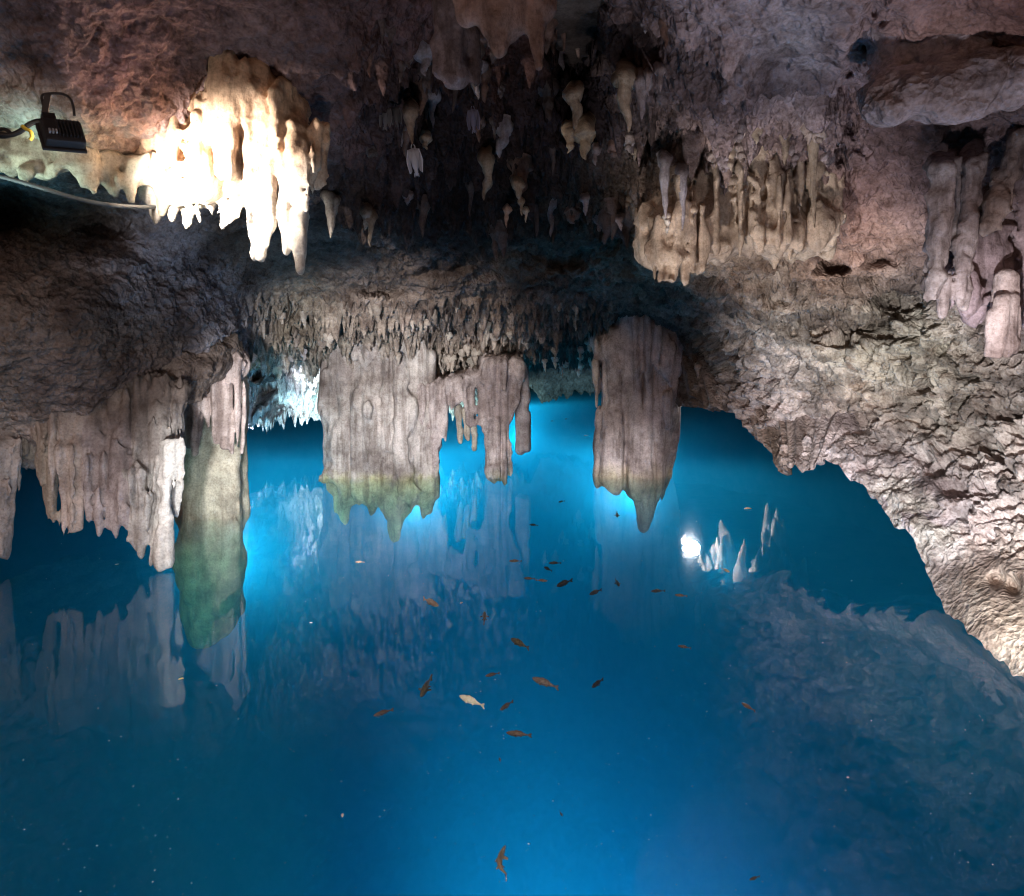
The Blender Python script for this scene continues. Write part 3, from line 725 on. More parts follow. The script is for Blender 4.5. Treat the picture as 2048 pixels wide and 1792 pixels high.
# columns hanging at the right
DR = 3.3
formation("hanging_column", [c3(1884, 340, 1868, 560, 17, 20, DR), c3(1868, 560, 1858, 590, 20, 13, DR), c3(1912, 320, 1906, 480, 9, 10, DR + .06)], 0.010, M['flow'], (.42, .37, .39), "left of the two long grey-lilac columns hanging above the right wall", "stalactite", k=.025, warp=.04, flute=.02, ff=16, rough=.045, rf=13, root=500, drip=6, dl=(6, 16), slit=.012)
formation("hanging_column", [c3(1943, 330, 1928, 500, 19, 21, DR), c3(1928, 500, 1912, 615, 21, 14, DR), c3(1895, 560, 1895, 622, 14, 12, DR)], 0.010, M['flow'], (.42, .36, .38), "right of the two long grey-lilac columns hanging above the right wall", "stalactite", k=.025, warp=.04, flute=.02, ff=16, rough=.045, rf=13, root=500, drip=6, dl=(6, 16), slit=.012)
formation("stalactite", [c3(2030, 280, 2005, 400, 12, 22, DR), c3(2005, 400, 1985, 448, 22, 24, DR)], 0.010, M['flow'], (.42, .34, .33), "brown cone that widens to a cut-off foot near the right edge", "stalactite", k=.025, warp=.04, flute=.02, ff=16, rough=.045, rf=13, root=500, slit=.012)
formation("flowstone_bulge", [c3(1970, 470, 1960, 600, 50, 46, DR + .2), c3(2060, 330, 2060, 600, 60, 56, DR + .25), c3(1975, 600, 1975, 628, 24, 12, DR + .1), c3(1935, 560, 1930, 622, 20, 12, DR + .05)], 0.014, M['flow'], (.34, .27, .31), "rough purple-brown mass behind the long hanging columns", "flowstone", k=.05, warp=.04, flute=.04, rough=.05, rf=14, slit=.02)
formation("stalactite", [c3(1984, 625, 1981, 708, 12, 9, DR - .05), c3(2000, 600, 1997, 710, 15, 10, DR - .06), c3(2017, 600, 2015, 707, 14, 10, DR - .05), c3(2028, 620, 2027, 702, 10, 8, DR - .03), c3(1990, 690, 2022, 688, 14, 14, DR - .05), c3(2010, 560, 2005, 620, 22, 20, DR)], 0.008, M['flow'], (.56, .47, .48), "square-ended pinkish block hanging near the right edge", "stalactite", k=.014, warp=.02, flute=.006, rough=.015, rf=12, slit=0)

# shelf block upper right
formation("rock_shelf", [c3(1785, 190, 1975, 172, 52, 46, 2.75, 2.6), c3(1775, 212, 1880, 202, 34, 34, 2.7, 2.65), c3(1970, 192, 2200, 165, 28, 28, 2.6, 2.4), c3(1800, 120, 2150, 100, 60, 60, 2.85, 2.6),
                         c3(1790, 40, 2150, 20, 60, 60, 2.85, 2.5), c3(1830, -60, 2150, -60, 60, 60, 2.7, 2.4)], 0.013, M['shell'], (.36, .31, .35),
          "pinkish rock shelf with a straight lower edge near the right top corner", "rock", k=.08, warp=.06, flute=.0, rough=.07, rf=6)

# tan formation
DT = 4.24
rnd0 = random.Random(2)
tf = []
for x, y0, y1, r, dz in [(1304, 450, 528, 18, 0), (1330, 440, 552, 22, -.03), (1362, 400, 562, 24, .02), (1396, 340, 548, 22, .05), (1345, 360, 470, 12, -.04), (1428, 310, 500, 20, .10), (1462, 300, 520, 26, .16), (1490, 340, 505, 15, .10),
                         (1512, 250, 470, 18, .18), (1545, 240, 420, 16, .12), (1566, 225, 500, 26, .20), (1592, 300, 380, 12, .10), (1620, 220, 350, 28, .14), (1618, 330, 470, 22, .24), (1650, 420, 500, 26, .32), (1540, 440, 520, 30, .30), (1690, 440, 500, 26, .36)]:
    tf.append(c3(x, y0, x + rnd0.uniform(-9, 9), y1 - r * .6, r * rnd0.uniform(.6, .9), r * rnd0.uniform(.45, .85), DT + dz, DT + dz + .04))
tf.append(c3(1335, 500, 1640, 455, 40, 56, DT + .28))
tf += [c3(1420, 410, 1640, 370, 50, 60, DT + .34), c3(1540, 250, 1630, 270, 46, 50, DT + .36), c3(1470, 330, 1600, 310, 44, 54, DT + .36), c3(1310, 500, 1330, 548, 20, 10, DT - .02)]
formation("flowstone_curtain", tf, 0.015, M['pale'], (.62, .51, .42), "large tan fluted curtain lit from below at upper right", "flowstone", k=.07, warp=.09, flute=.05, ff=17, rough=.055, rf=13, holes=.12, hf=7, drip=70, dl=(10, 40), root=600)

# flood-lit formation
DF = 3.3
ff_ = [c3(246, 130, 250, 280, 9, 14, DF), c3(262, 200, 300, 270, 22, 30, DF + .02), c3(330, 190, 350, 280, 30, 34, DF + .02), c3(640, 250, 628, 330, 20, 22, DF), c3(258, 270, 262, 300, 16, 8, DF), c3(300, 290, 302, 312, 14, 6, DF - .02), c3(332, 290, 334, 320, 14, 6, DF - .03), c3(355, 120, 395, 120, 20, 18, DF + .05), c3(420, 160, 560, 190, 40, 34, DF + .05), c3(376, 100, 372, 190, 16, 40, DF), c3(492, 110, 494, 190, 15, 44, DF), c3(490, 190, 450, 250, 74, 70, DF), c3(560, 210, 590, 290, 50, 46, DF),
       c3(300, 250, 330, 290, 34, 30, DF), c3(270, 260, 268, 285, 22, 14, DF), c3(400, 270, 410, 380, 40, 34, DF - .02), c3(424, 360, 424, 446, 22, 8, DF), c3(378, 380, 376, 452, 14, 6, DF + .05), c3(318, 330, 318, 422, 18, 8, DF + .1), c3(292, 330, 292, 398, 14, 7, DF + .1),
       c3(345, 340, 345, 410, 14, 6, DF + .12), c3(460, 280, 465, 425, 36, 18, DF - .02), c3(512, 300, 513, 492, 36, 11, DF), c3(545, 300, 548, 440, 30, 10, DF), c3(580, 320, 582, 495, 28, 8, DF), c3(610, 290, 600, 525, 34, 5, DF), c3(630, 280, 622, 380, 16, 12, DF),
       c3(290, 290, 470, 300, 26, 40, DF + .05)]
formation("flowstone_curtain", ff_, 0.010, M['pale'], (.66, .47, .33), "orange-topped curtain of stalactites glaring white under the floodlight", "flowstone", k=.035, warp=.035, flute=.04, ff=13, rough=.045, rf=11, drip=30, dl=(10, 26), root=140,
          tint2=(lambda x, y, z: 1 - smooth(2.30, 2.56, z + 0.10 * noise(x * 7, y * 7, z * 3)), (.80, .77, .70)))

# pale ledge along the left edge, behind the lamp
lg = [c3(-140, 190, 60, 230, 70, 60, 3.0, 3.1), c3(-140, 290, 150, 310, 50, 34, 2.95, 3.1), c3(60, 240, 150, 300, 50, 30, 3.1, 3.15), c3(140, 310, 300, 340, 34, 28, 3.15, 3.3),
      c3(60, 340, 75, 352, 20, 10, 3.0), c3(105, 345, 108, 358, 16, 8, 3.05), c3(160, 340, 160, 380, 26, 9, 3.1), c3(190, 340, 192, 384, 22, 8, 3.15), c3(240, 350, 238, 388, 20, 10, 3.2), c3(275, 350, 270, 400, 20, 10, 3.25), c3(300, 335, 420, 400, 26, 24, 3.35, 3.45), c3(330, 370, 328, 424, 16, 8, 3.4), c3(372, 390, 372, 448, 17, 7, 3.45), c3(225, 215, 262, 225, 12, 12, 3.25)]
formation("rock_ledge", lg, 0.013, M['pale'], (.60, .55, .44), "pale ledge with drip edge behind the floodlight, greenish below", "rock ledge", k=.05, warp=.05, flute=.03, rough=.05, rf=9, drip=10,
          tint2=(lambda x, y, z: (1 - smooth(2.20, 2.42, z)) * (1 - smooth(-2.3, -1.9, x)), (.36, .62, .52)))

# near reddish drapery at top centre
formation("flowstone_curtain", [c3(935, -70, 938, 25, 46, 28, 2.25), c3(1000, -60, 1008, 108, 60, 13, 2.25), c3(1040, -60, 1040, 40, 46, 30, 2.25), c3(1076, 0, 1079, 132, 26, 7, 2.25), c3(1100, -60, 1105, 10, 34, 16, 2.25), c3(985, 0, 990, 60, 30, 20, 2.25)],
          0.009, M['flow'], (.38, .26, .24), "reddish-brown drapery with rounded tips hanging at the top", "flowstone", k=.04, warp=.03, flute=.02, rough=.03, rf=10, slit=.012)
formation("flowstone_curtain", [c3(905, 20, 905, 150, 40, 30, 2.9), c3(868, 90, 864, 138, 16, 8, 2.9), c3(890, 130, 893, 160, 18, 10, 2.9), c3(940, 60, 945, 160, 20, 10, 2.9), c3(918, 140, 916, 165, 24, 12, 2.9)],
          0.011, M['flow'], (.28, .22, .24), "dim grey drapery left of and below the reddish one", "flowstone", k=.03, warp=.03, flute=.02, rough=.03, rf=12, slit=.015)


# ---------------------------------------------------------------- single stalactites
def stalactite(x, y0, y1, w, d, tint, label, group=None, lean=0, mat='pale', name="stalactite"):
    n, s = 26, 14
    root = P(x, y0 - w * .3, max(d + .04, dlook(x, y0) + .05))
    a = P(x, y0 + w * .35, d + .02); b = P(x + lean, y1, d)
    r0 = w / 2 * d / F
    sd = random.uniform(0, 60)
    t = np.linspace(0, 1, n)
    pa = np.array([root, a, a * .5 + b * .5, b]); tk = [0, .14, .55, 1]
    ax = np.stack([np.interp(t, tk, pa[:, i]) for i in range(3)], -1)
    ax[:, 0] += r0 * .45 * noise(t * 3 + sd, 5, 5) * (t > .1); ax[:, 1] += r0 * .45 * noise(t * 3, 5 + sd, 5)
    tg = np.gradient(ax, axis=0); tg /= np.linalg.norm(tg, axis=1, keepdims=True)
    u = np.cross(tg, np.array([1.0, 0, 0.05])); u /= np.linalg.norm(u, axis=1, keepdims=True)
    v = np.cross(tg, u)
    th = np.linspace(0, 2 * math.pi, s, endpoint=False)[None]
    tt = t[:, None]
    q_ = np.clip((tt - .12) / .88, 0, 1)
    r = r0 * (1.0 - 0.62 * q_ ** .8 - 0.32 * q_ ** 5) * (1 + .55 * np.exp(-q_ * 8)) * (1 + 0.22 * noise(tt * 6 + sd, 0, 0))
    r = r * (1 + 0.24 * noise(np.cos(th) * 1.6 + sd, np.sin(th) * 1.6, tt * 3) + 0.22 * noise(np.cos(th) * 3.0 + sd, np.sin(th) * 3.0, tt * 9))
    V = ax[:, None] + r[..., None] * (u[:, None] * np.cos(th)[..., None] + v[:, None] * np.sin(th)[..., None])
    V = V.reshape(-1, 3)
    idx = np.arange(n * s).reshape(n, s)
    q = [(idx[i, j], idx[i + 1, j], idx[i + 1, (j + 1) % s], idx[i, (j + 1) % s]) for i in range(n - 1) for j in range(s)]
    q += [tuple(idx[0][::-1]), tuple(idx[-1])]
    o = mesh_obj(name, V, q, M[mat], None, True, np.array(tint) * random.uniform(.85, 1.12))
    return tag(o, label, "stalactite", group)


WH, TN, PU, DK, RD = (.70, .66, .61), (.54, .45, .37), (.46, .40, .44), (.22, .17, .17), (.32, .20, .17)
NAMED = [
    (657, 395, 476, 20, 4.6, WH, "bright white stalactite right of the floodlit curtain, upper of a close pair"),
    (670, 400, 455, 14, 4.6, WH, "shorter white stalactite touching the bright one right of the floodlit curtain"),
    (732, 425, 462, 18, 4.7, WH, "stubby white stalactite hanging alone on the dark ceiling"),
    (741, 435, 494, 15, 4.7, TN, "pale pointed stalactite beside the stubby white one on the dark ceiling"),
    (824, 225, 290, 20, 3.9, (.62, .5, .42), "pale pinkish stalactite that the white bat hangs from"),
    (852, 278, 300, 14, 3.95, WH, "tiny white stub right of the white bat"),
    (950, 140, 180, 16, 2.95, (.62, .5, .45), "pale tip at the lower right of the dim grey drapery"),
    (1150, 185, 262, 26, 3.6, TN, "long tan stalactite with one dark side near the ceiling middle"),
    (1137, 262, 306, 24, 4.0, (.7, .56, .42), "left of two short cream stalactites below the long tan one"),
    (1170, 258, 322, 34, 4.0, (.7, .56, .42), "right and thicker of two short cream stalactites below the long tan one"),
    (1192, 300, 332, 14, 4.05, PU, "small lilac tip beside the thick cream stalactite"),
    (1252, 150, 268, 30, 3.5, TN, "long cream stalactite with a grey speckled right side"),
    (1283, 158, 240, 26, 3.5, PU, "grey-lilac stalactite joined to the long cream one"),
    (1318, 140, 186, 14, 3.3, PU, "small grey tip right of the long cream stalactite, higher of two"),
    (1296, 150, 192, 12, 3.35, PU, "thin grey tip between the long cream stalactite and its neighbour"),
    (972, 320, 400, 26, 4.6, TN, "tan blade-like stalactite left of the broken tan ledge"),
    (1013, 420, 456, 11, 4.7, (.6, .45, .4), "pinkish stalactite under the broken tan ledge, left one"),
    (1052, 424, 446, 7, 4.7, WH, "needle-like white tip under the broken tan ledge"),
    (1044, 405, 432, 9, 4.7, TN, "short tan tip under the broken tan ledge, right one"),
    (1035, 370, 400, 16, 4.6, TN, "tan wedge on the right end of the broken tan ledge"),
    (1240, 440, 462, 12, 4.9, PU, "lilac tip low on the dark ceiling, left of the tan curtain"),
    (1170, 400, 432, 14, 4.9, (.5, .46, .52), "bluish-lilac stub low on the dark ceiling"),
    (1328, 320, 440, 20, 4.1, (.56, .54, .62), "pale lilac column before the left end of the tan curtain"),
    (1333, 432, 470, 13, 4.1, WH, "white tip hanging from the pale lilac column"),
    (1364, 345, 462, 18, 4.1, (.5, .48, .56), "lilac column right of the pale one before the tan curtain"),
    (1386, 420, 452, 14, 4.15, TN, "yellowish nub beside the lilac columns"),
    (1632, 250, 455, 20, 4.1, TN, "long tan stalactite on the right end of the tan curtain"),
    (1570, 248, 330, 22, 4.0, TN, "tan column with a dark hollow on each side, above the tan curtain"),
    (1396, 736, 752, 8, 6.6, WH, "tiny white tip right beside the top of the right pillar"),
]
for x, y0, y1, w, d, t, lab in NAMED:
    stalactite(x, y0 - 4, y1, w, min(d, dlook(x, y1) - .06), t, lab)

# small ones crowding the ceiling, alike
rnd = random.Random(11)


PLACES = {
    'mid': [(850, "left of the bats"), (1000, "beside the bats"), (1130, "in the dark middle of the ceiling"), (1230, "left of the long cream stalactite"), (9999, "right of the long cream stalactite")],
    'low': [(650, "between the left pillar and the wide one"), (760, "over the left half of the wide pillar"), (880, "over the right half of the wide pillar"), (1040, "over the grey-lilac curtain"), (9999, "left of the right pillar")],
    'back': [(560, "nearest the left pillar"), (9999, "nearest the wide pillar")],
    'tan': [(1400, "near the two lilac columns"), (1540, "above the middle of the tan curtain"), (9999, "by the right end of the tan curtain")],
    'niche': [(1400, "close to the glaring lamp"), (9999, "a little away from the glaring lamp")],
    'over': [(1540, "just right of the lamp's mirror image"), (9999, "far right of the lamp's mirror image")],
}


def crowd(n, xr, yr, lr, wr, tints, label, group, behind=None, key='mid'):
    k = 0; tries = 0
    while k < n and tries < 4000:
        tries += 1
        if k % 5 == 0 and tries % 3 == 1 or tries == 1: cx0, cy0 = rnd.uniform(*xr), rnd.uniform(*yr)
        x, y = (rnd.gauss(cx0, (xr[1] - xr[0]) * .045), rnd.gauss(cy0, (yr[1] - yr[0]) * .06)) if rnd.random() < .7 else (rnd.uniform(*xr), rnd.uniform(*yr))
        x = min(max(x, xr[0]), xr[1]); y = min(max(y, yr[0]), yr[1])
        if tries % 60 == 0: cx0, cy0 = rnd.uniform(*xr), rnd.uniform(*yr)
        l = lr[0] + (lr[1] - lr[0]) * rnd.random() ** 1.6; w = rnd.uniform(*wr) * (0.7 + l / lr[1] * .6)
        if behind:
            d = rnd.uniform(*behind)
        else:
            d = dlook(x, y) + .02
            if dlook(x, y + l) < d + .10 or dlook(x, y + l * .5) < d + .04: continue
        where = [t for m, t in PLACES[key] if x < m][0]
        f = (l - lr[0]) / (lr[1] - lr[0])
        size = "long" if f > .6 else ("short" if f < .3 else "middling")
        hi = "" if behind else (" higher up" if y < (yr[0] + yr[1]) / 2 else " lower down")
        stalactite(x, y, y + l, w, d, rnd.choice(tints), size + " " + label + " " + where.replace("in the dark middle of the ceiling", "mid-ceiling").replace("between the left pillar and the wide one", "beside the wide pillar") + hi, group, lean=rnd.uniform(-2, 2))
        k += 1


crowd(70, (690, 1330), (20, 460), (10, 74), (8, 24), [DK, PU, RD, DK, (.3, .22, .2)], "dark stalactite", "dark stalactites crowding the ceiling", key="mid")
crowd(100, (490, 1200), (585, 730), (8, 30), (6, 12), [(.5, .45, .40), (.55, .49, .44), (.58, .53, .48)], "tan fringe stalactite", "small stalactites of the low fringe", key="low")
crowd(26, (500, 648), (700, 765), (8, 22), (7, 11), [(.7, .7, .74), (.62, .66, .6)], "bluish-white stalactite on the lit back wall", "bluish-white stalactites of the back wall", key="back")
crowd(34, (1230, 1680), (250, 470), (12, 34), (9, 18), [TN, PU, (.5, .42, .4)], "grey or tan stalactite", "small stalactites round the tan curtain", key="tan")
# lamp-lit ones over the far niche, seen only mirrored in the pool
crowd(26, (1400, 1460), (650, 690), (50, 110), (16, 36), [(.5, .47, .43), (.5, .43, .36)], "white stalactite mirrored in the pool", "white stalactites round the niche lamp", (9.0, 10.0), key="niche")
crowd(24, (1440, 1610), (650, 720), (60, 160), (18, 46), [(.5, .47, .43), (.5, .43, .36)], "white stalactite mirrored in the pool", "white stalactites behind the overhang", (7.9, 9.4), key="over")

# ---------------------------------------------------------------- tubes: cables, roots
def tube(name, pts, r, mat, parent=None, seg=8, sub=6, taper=None):
    pts = [Vector(p) for p in pts]
    path = []
    for i in range(len(pts) - 1):
        p0 = pts[max(0, i - 1)]; p1 = pts[i]; p2 = pts[i + 1]; p3 = pts[min(len(pts) - 1, i + 2)]
        for k in range(sub):
            t = k / sub
            path.append(0.5 * ((2 * p1) + (p2 - p0) * t + (2 * p0 - 5 * p1 + 4 * p2 - p3) * t * t + (3 * p1 - p0 - 3 * p2 + p3) * t ** 3))
    path.append(pts[-1])
    V = []; Fc = []
    for i, p in enumerate(path):
        tg = (path[min(i + 1, len(path) - 1)] - path[max(i - 1, 0)]).normalized()
        u = tg.cross(Vector((0.13, 0.2, 0.97))).normalized(); v = tg.cross(u)
        rr = r * (1 - (taper or 0) * i / (len(path) - 1))
        for s in range(seg):
            a = 2 * math.pi * s / seg
            V.append(p + (u * math.cos(a) + v * math.sin(a)) * rr)
        if i:
            for s in range(seg):
                Fc.append(((i - 1) * seg + s, (i - 1) * seg + (s + 1) % seg, i * seg + (s + 1) % seg, i * seg + s))
    Fc.append(tuple(range(seg))[::-1]); Fc.append(tuple(range((len(path) - 1) * seg, len(path) * seg)))
    return mesh_obj(name, V, Fc, mat, parent)


BLK = plain("black_rubber", (.02, .02, .022), .5)
HOUS = plain("dark_anodised_metal", (.06, .055, .06), .45, .3)
GREY = plain("grey_cable_jacket", (.10, .11, .12), .6)
ROOT = plain("dark_root", (.05, .035, .025), .9)
YEL = plain("yellow_tie", (.55, .36, .04), .6)
LENS = plain("lit_lens", (1, 1, 1), .3, 0, ((.93, .96, 1.0), 90.0))
FLENS = plain("floodlight_glass", (1, 1, 1), .3, 0, ((1.0, .93, .8), 6.0))
GLINT = plain("bright_aluminium", (.85, .85, .9), .25, .6)

dC = 2.58
tag(tube("cable", [P(x, y, dC) for x, y in [(-60, 250), (-20, 262), (15, 270), (38, 264), (60, 248), (80, 242), (98, 247)]], .010, BLK), "black cable running from the left edge to the floodlight", "cable")
tag(tube("cable", [P(x, y, dC + .02) for x, y in [(-60, 268), (-10, 262), (8, 258), (22, 268), (10, 274), (-10, 272)]], .007, BLK), "black cable looped beside the floodlight cable at the left edge", "cable")
tag(tube("cable", [P(x, y, 2.9) for x, y in [(-80, 338), (0, 353), (80, 375), (150, 396), (220, 410)]] + [P(300, 414, 3.3), P(380, 408, 3.8), P(470, 395, 4.3)], .010, GREY), "long grey cable sagging below the pale greenish ledge", "cable")
tag(tube("cable_tie", [P(x, y, dC - .02) for x, y in [(44, 252), (52, 258), (60, 262), (64, 272), (60, 280)]], .007, YEL), "mustard yellow tie around the floodlight cable", "cable tie")


def boxm(bmv, c, ax, size):
    """corners of an oriented box"""
    out = []
    for sx in (-1, 1):
        for sy in (-1, 1):
            for sz in (-1, 1):
                out.append(c + ax[0] * size[0] / 2 * sx + ax[1] * size[1] / 2 * sy + ax[2] * size[2] / 2 * sz)
    return out


BF = [(0, 1, 3, 2), (4, 6, 7, 5), (0, 4, 5, 1), (2, 3, 7, 6), (0, 2, 6, 4), (1, 5, 7, 3)]


def bev_box(name, c, ax, size, mat, parent, bev=.004):
    me = bpy.data.meshes.new(name)
    me.from_pydata([tuple(v) for v in boxm(None, c, ax, size)], [], BF); me.update()
    import bmesh
    b = bmesh.new(); b.from_mesh(me)
    bmesh.ops.recalc_face_normals(b, faces=b.faces)
    bmesh.ops.bevel(b, geom=b.edges[:], offset=bev, segments=2, affect='EDGES', profile=.6)
    b.to_mesh(me); b.free()
    me.materials.append(mat)
    o = bpy.data.objects.new(name, me); sc.collection.objects.link(o); o.parent = parent
    return o


def floodlight():
    root = bpy.data.objects.new("floodlight", None); sc.collection.objects.link(root)
    tag(root, "small black floodlight on a U bracket aimed at the glaring curtain", "floodlight")
    z = lambda a, b, d=2.8: P(a, b, d - .26)
    # rear of the housing as the photo shows it: a slanted dark slab, one edge to the lower right
    c = z(126, 267, 2.8); ex = (z(168, 276, 2.84) - z(84, 268, 2.74)).normalized()
    ez = (z(108, 238, 2.80) - z(134, 300, 2.78)); ez = (ez - ex * ez.dot(ex)).normalized()
    ey = ex.cross(ez).normalized()
    if ey.y > 0: ey = -ey            # ey points back towards the viewer
    ax = (ex, ey, ez)
    bev_box("housing", c, ax, (.135, .045, .105), HOUS, root, .008)
    bev_box("front_frame", c - ey * .031, ax, (.15, .012, .12), HOUS, root, .004)
    for k in range(7):
        bev_box("cooling_fin", c + ey * .034 + ex * (-.022 + k * .012), ax, (.0035, .016, .072), HOUS, root, .001)
    for k in range(3):
        bev_box("terminal", c + ey * .034 - ex * (.052 - k * .011) - ez * .02, ax, (.007, .014, .018), GLINT, root, .003)
    bev_box("lens", c - ey * .0405, ax, (.12, .004, .09), FLENS, root, .001)
    tube("bracket", [z(92, 238, 2.8), z(88, 215, 2.8), z(84, 192, 2.8), z(100, 187, 2.8), z(125, 188, 2.8), z(140, 197, 2.8), z(147, 215, 2.8), z(149, 232, 2.8)], .005, HOUS, root)
    bev_box("junction_box", z(98, 240, 2.79), ax, (.045, .03, .05), HOUS, root, .003)
    bev_box("bracket_arm", z(92, 212, 2.79), (Vector((1, 0, 0)), Vector((0, 1, 0)), Vector((.18, 0, .98)).normalized()), (.026, .006, .09), HOUS, root, .001)


floodlight()


def niche_lamp(name, c, r, label, aim):
    root = bpy.data.objects.new(name, None); sc.collection.objects.link(root); tag(root, label, "spotlight")
    aim = Vector(aim).normalized(); u = aim.cross(Vector((0, 1, 0.1))).normalized(); v = aim.cross(u)
    def disc(nm, rings, mat):
        V = []; Fc = []; s = 24
        for (h, rr) in rings:
            for k in range(s):
                a = 2 * math.pi * k / s
                V.append(c + aim * h + (u * math.cos(a) + v * math.sin(a)) * rr)
        for i in range(len(rings) - 1):
            for k in range(s):
                Fc.append((i * s + k, i * s + (k + 1) % s, (i + 1) * s + (k + 1) % s, (i + 1) * s + k))
        Fc.append(tuple(range(s))[::-1]); Fc.append(tuple(range((len(rings) - 1) * s, len(rings) * s)))
        return mesh_obj(nm, V, Fc, mat, root)
    disc("housing", [(-.12, r * .5), (-.11, r * .8), (-.02, r * 1.1), (0, r * 1.12)], HOUS)
    disc("lens", [(.003, r * .95), (r * .35, r * .88), (r * .65, r * .66), (r * .85, r * .35), (r * .9, r * .08)], LENS)
    tube("bracket", [c + u * r * 1.1, c + u * r * 1.3 - aim * .15, c - aim * .35], .008, HOUS, root)


niche_lamp("spotlight", P(1382, 764, 9.4) + Vector((0, .02, .05)), .14, "round spotlight hidden behind the right pillar, glaring in the pool's mirror", (0, -.5, -1))

# ---------------------------------------------------------------- roots
for k, (pts, r, lab) in enumerate([
    ([(470, 540), (466, 590), (463, 640), (462, 690)], .012, "long dark root hanging straight down beside the low fringe"),
    ([(492, 525), (470, 545), (455, 552), (440, 560)], .007, "thin dark root branching sideways from the long one"),
    ([(480, 520), (486, 500), (498, 488)], .006, "short dark root curling up near the floodlit tips"),
    ([(575, 590), (578, 620), (570, 645), (566, 665)], .010, "forked dark root hanging in the low fringe"),
    ([(590, 622), (578, 640), (568, 650)], .006, "side shoot of the forked root in the low fringe")]):
    tag(tube("hanging_root", [P(x, y, 6.0 if k < 3 else 6.9) for x, y in pts], r, ROOT, taper=.5), lab, "root")


# ---------------------------------------------------------------- bats
def bat(x, y, h, d, col, label, ang=0.0):
    m = plain("bat_skin", col, .7)
    root = None
    s = h * d / F          # body length
    c = P(x, y, d)
    V = []; Fc = []
    n, sg = 14, 12
    for i in range(n):
        t = i / (n - 1)
        r = s * (.02 + .13 * math.sin(math.pi * min(1, t * 1.05)) ** .7 * (1 - .35 * t)) if i < n - 1 else s * .02
        if .74 < t < .80: r *= .75
        zz = s * (.42 - .92 * t)
        for k in range(sg):
            a = 2 * math.pi * k / sg
            V.append((r * math.cos(a), r * .8 * math.sin(a) - .02 * s, zz))
        if i:
            for k in range(sg):
                Fc.append(((i - 1) * sg + k, (i - 1) * sg + (k + 1) % sg, i * sg + (k + 1) % sg, i * sg + k))
    Fc.append(tuple(range(sg))[::-1]); Fc.append(tuple(range((n - 1) * sg, n * sg)))
    body = mesh_obj("bat", V, Fc, m)
    body.location = c; body.rotation_euler = (0, ang, 0)
    tag(body, label, "bat")
    for sx in (-1, 1):
        # folded wing: membrane fan with finger bones
        pts = [(sx * .02, 0, .42), (sx * .20, -.05, .36), (sx * .27, -.04, .0), (sx * .19, -.02, -.40), (sx * .12, -.12, -.34), (sx * .13, -.14, -.05), (sx * .05, -.10, .25)]
        W = [(a * s, b * s, z * s) for a, b, z in pts] + [(a * s, (b + .05) * s, z * s) for a, b, z in pts]
        k = len(pts)
        fw = [tuple(range(k)), tuple(range(2 * k - 1, k - 1, -1))] + [(i, (i + 1) % k, k + (i + 1) % k, k + i) for i in range(k)]
        mesh_obj("wing", W, fw, m, body, False)
        b1 = tube("forearm", [(sx * .17 * s, -.06 * s, .36 * s), (sx * .25 * s, -.09 * s, 0), (sx * .2 * s, -.08 * s, -.41 * s)], .013 * s, plain("bat_bone", tuple(min(1, c_ * 1.5) for c_ in col), .6), body)
        tube("foot", [(sx * .05 * s, 0, .38 * s), (sx * .06 * s, 0, .46 * s), (sx * .03 * s, 0, .54 * s)], .018 * s, m, body)
        tube("ear", [(sx * .05 * s, -.05 * s, -.42 * s), (sx * .065 * s, -.06 * s, -.5 * s), (sx * .07 * s, -.05 * s, -.54 * s)], .035 * s, m, body, taper=.8)


bat(830, 322, 62, 3.85, (.50, .50, .58), "pale grey bat hanging upside down from a pinkish stalactite", math.radians(-8))
bat(947, 240, 52, 4.0, (.22, .20, .28), "dim violet-grey bat hanging upside down below a pale tip", math.radians(-4))
bat(772, 235, 50, 3.9, (.20, .17, .17), "dark brown bat hanging at the left of the group on the ceiling", math.radians(4))
bat(793, 232, 44, 3.95, (.14, .12, .12), "small dark bat tucked beside the dark brown one", math.radians(-5))


# ---------------------------------------------------------------- fish
def fish_mat(col, back):
    m = bpy.data.materials.new("fish_skin"); m.use_nodes = True
    N = m.node_tree.nodes; L = m.node_tree.links; b = N["Principled BSDF"]
    tc = N.new("ShaderNodeTexCoord"); nz = N.new("ShaderNodeTexNoise"); nz.inputs["Scale"].default_value = 14; nz.inputs["Detail"].default_value = 3
    L.new(tc.outputs["Generated"], nz.inputs["Vector"])
    r = N.new("ShaderNodeValToRGB"); r.color_ramp.elements[0].position = .42; r.color_ramp.elements[1].position = .58
    r.color_ramp.elements[0].color = (*back, 1); r.color_ramp.elements[1].color = (*col, 1)
    L.new(nz.outputs[0], r.inputs[0]); L.new(r.outputs[0], b.inputs["Base Color"]); b.inputs["Roughness"].default_value = .4
    return m


FM = {
    'dark': fish_mat((.07, .05, .04), (.02, .015, .015)), 'brown': fish_mat((.18, .125, .09), (.055, .04, .03)), 'olive': fish_mat((.20, .17, .10), (.06, .05, .035)),
    'orange': fish_mat((.30, .18, .11), (.14, .08, .05)), 'tan': fish_mat((.5, .36, .24), (.28, .19, .12)), 'cream': fish_mat((1.0, 1.0, .85), (.9, .85, .6)), 'grey': fish_mat((.30, .26, .22), (.13, .10, .085)),
}


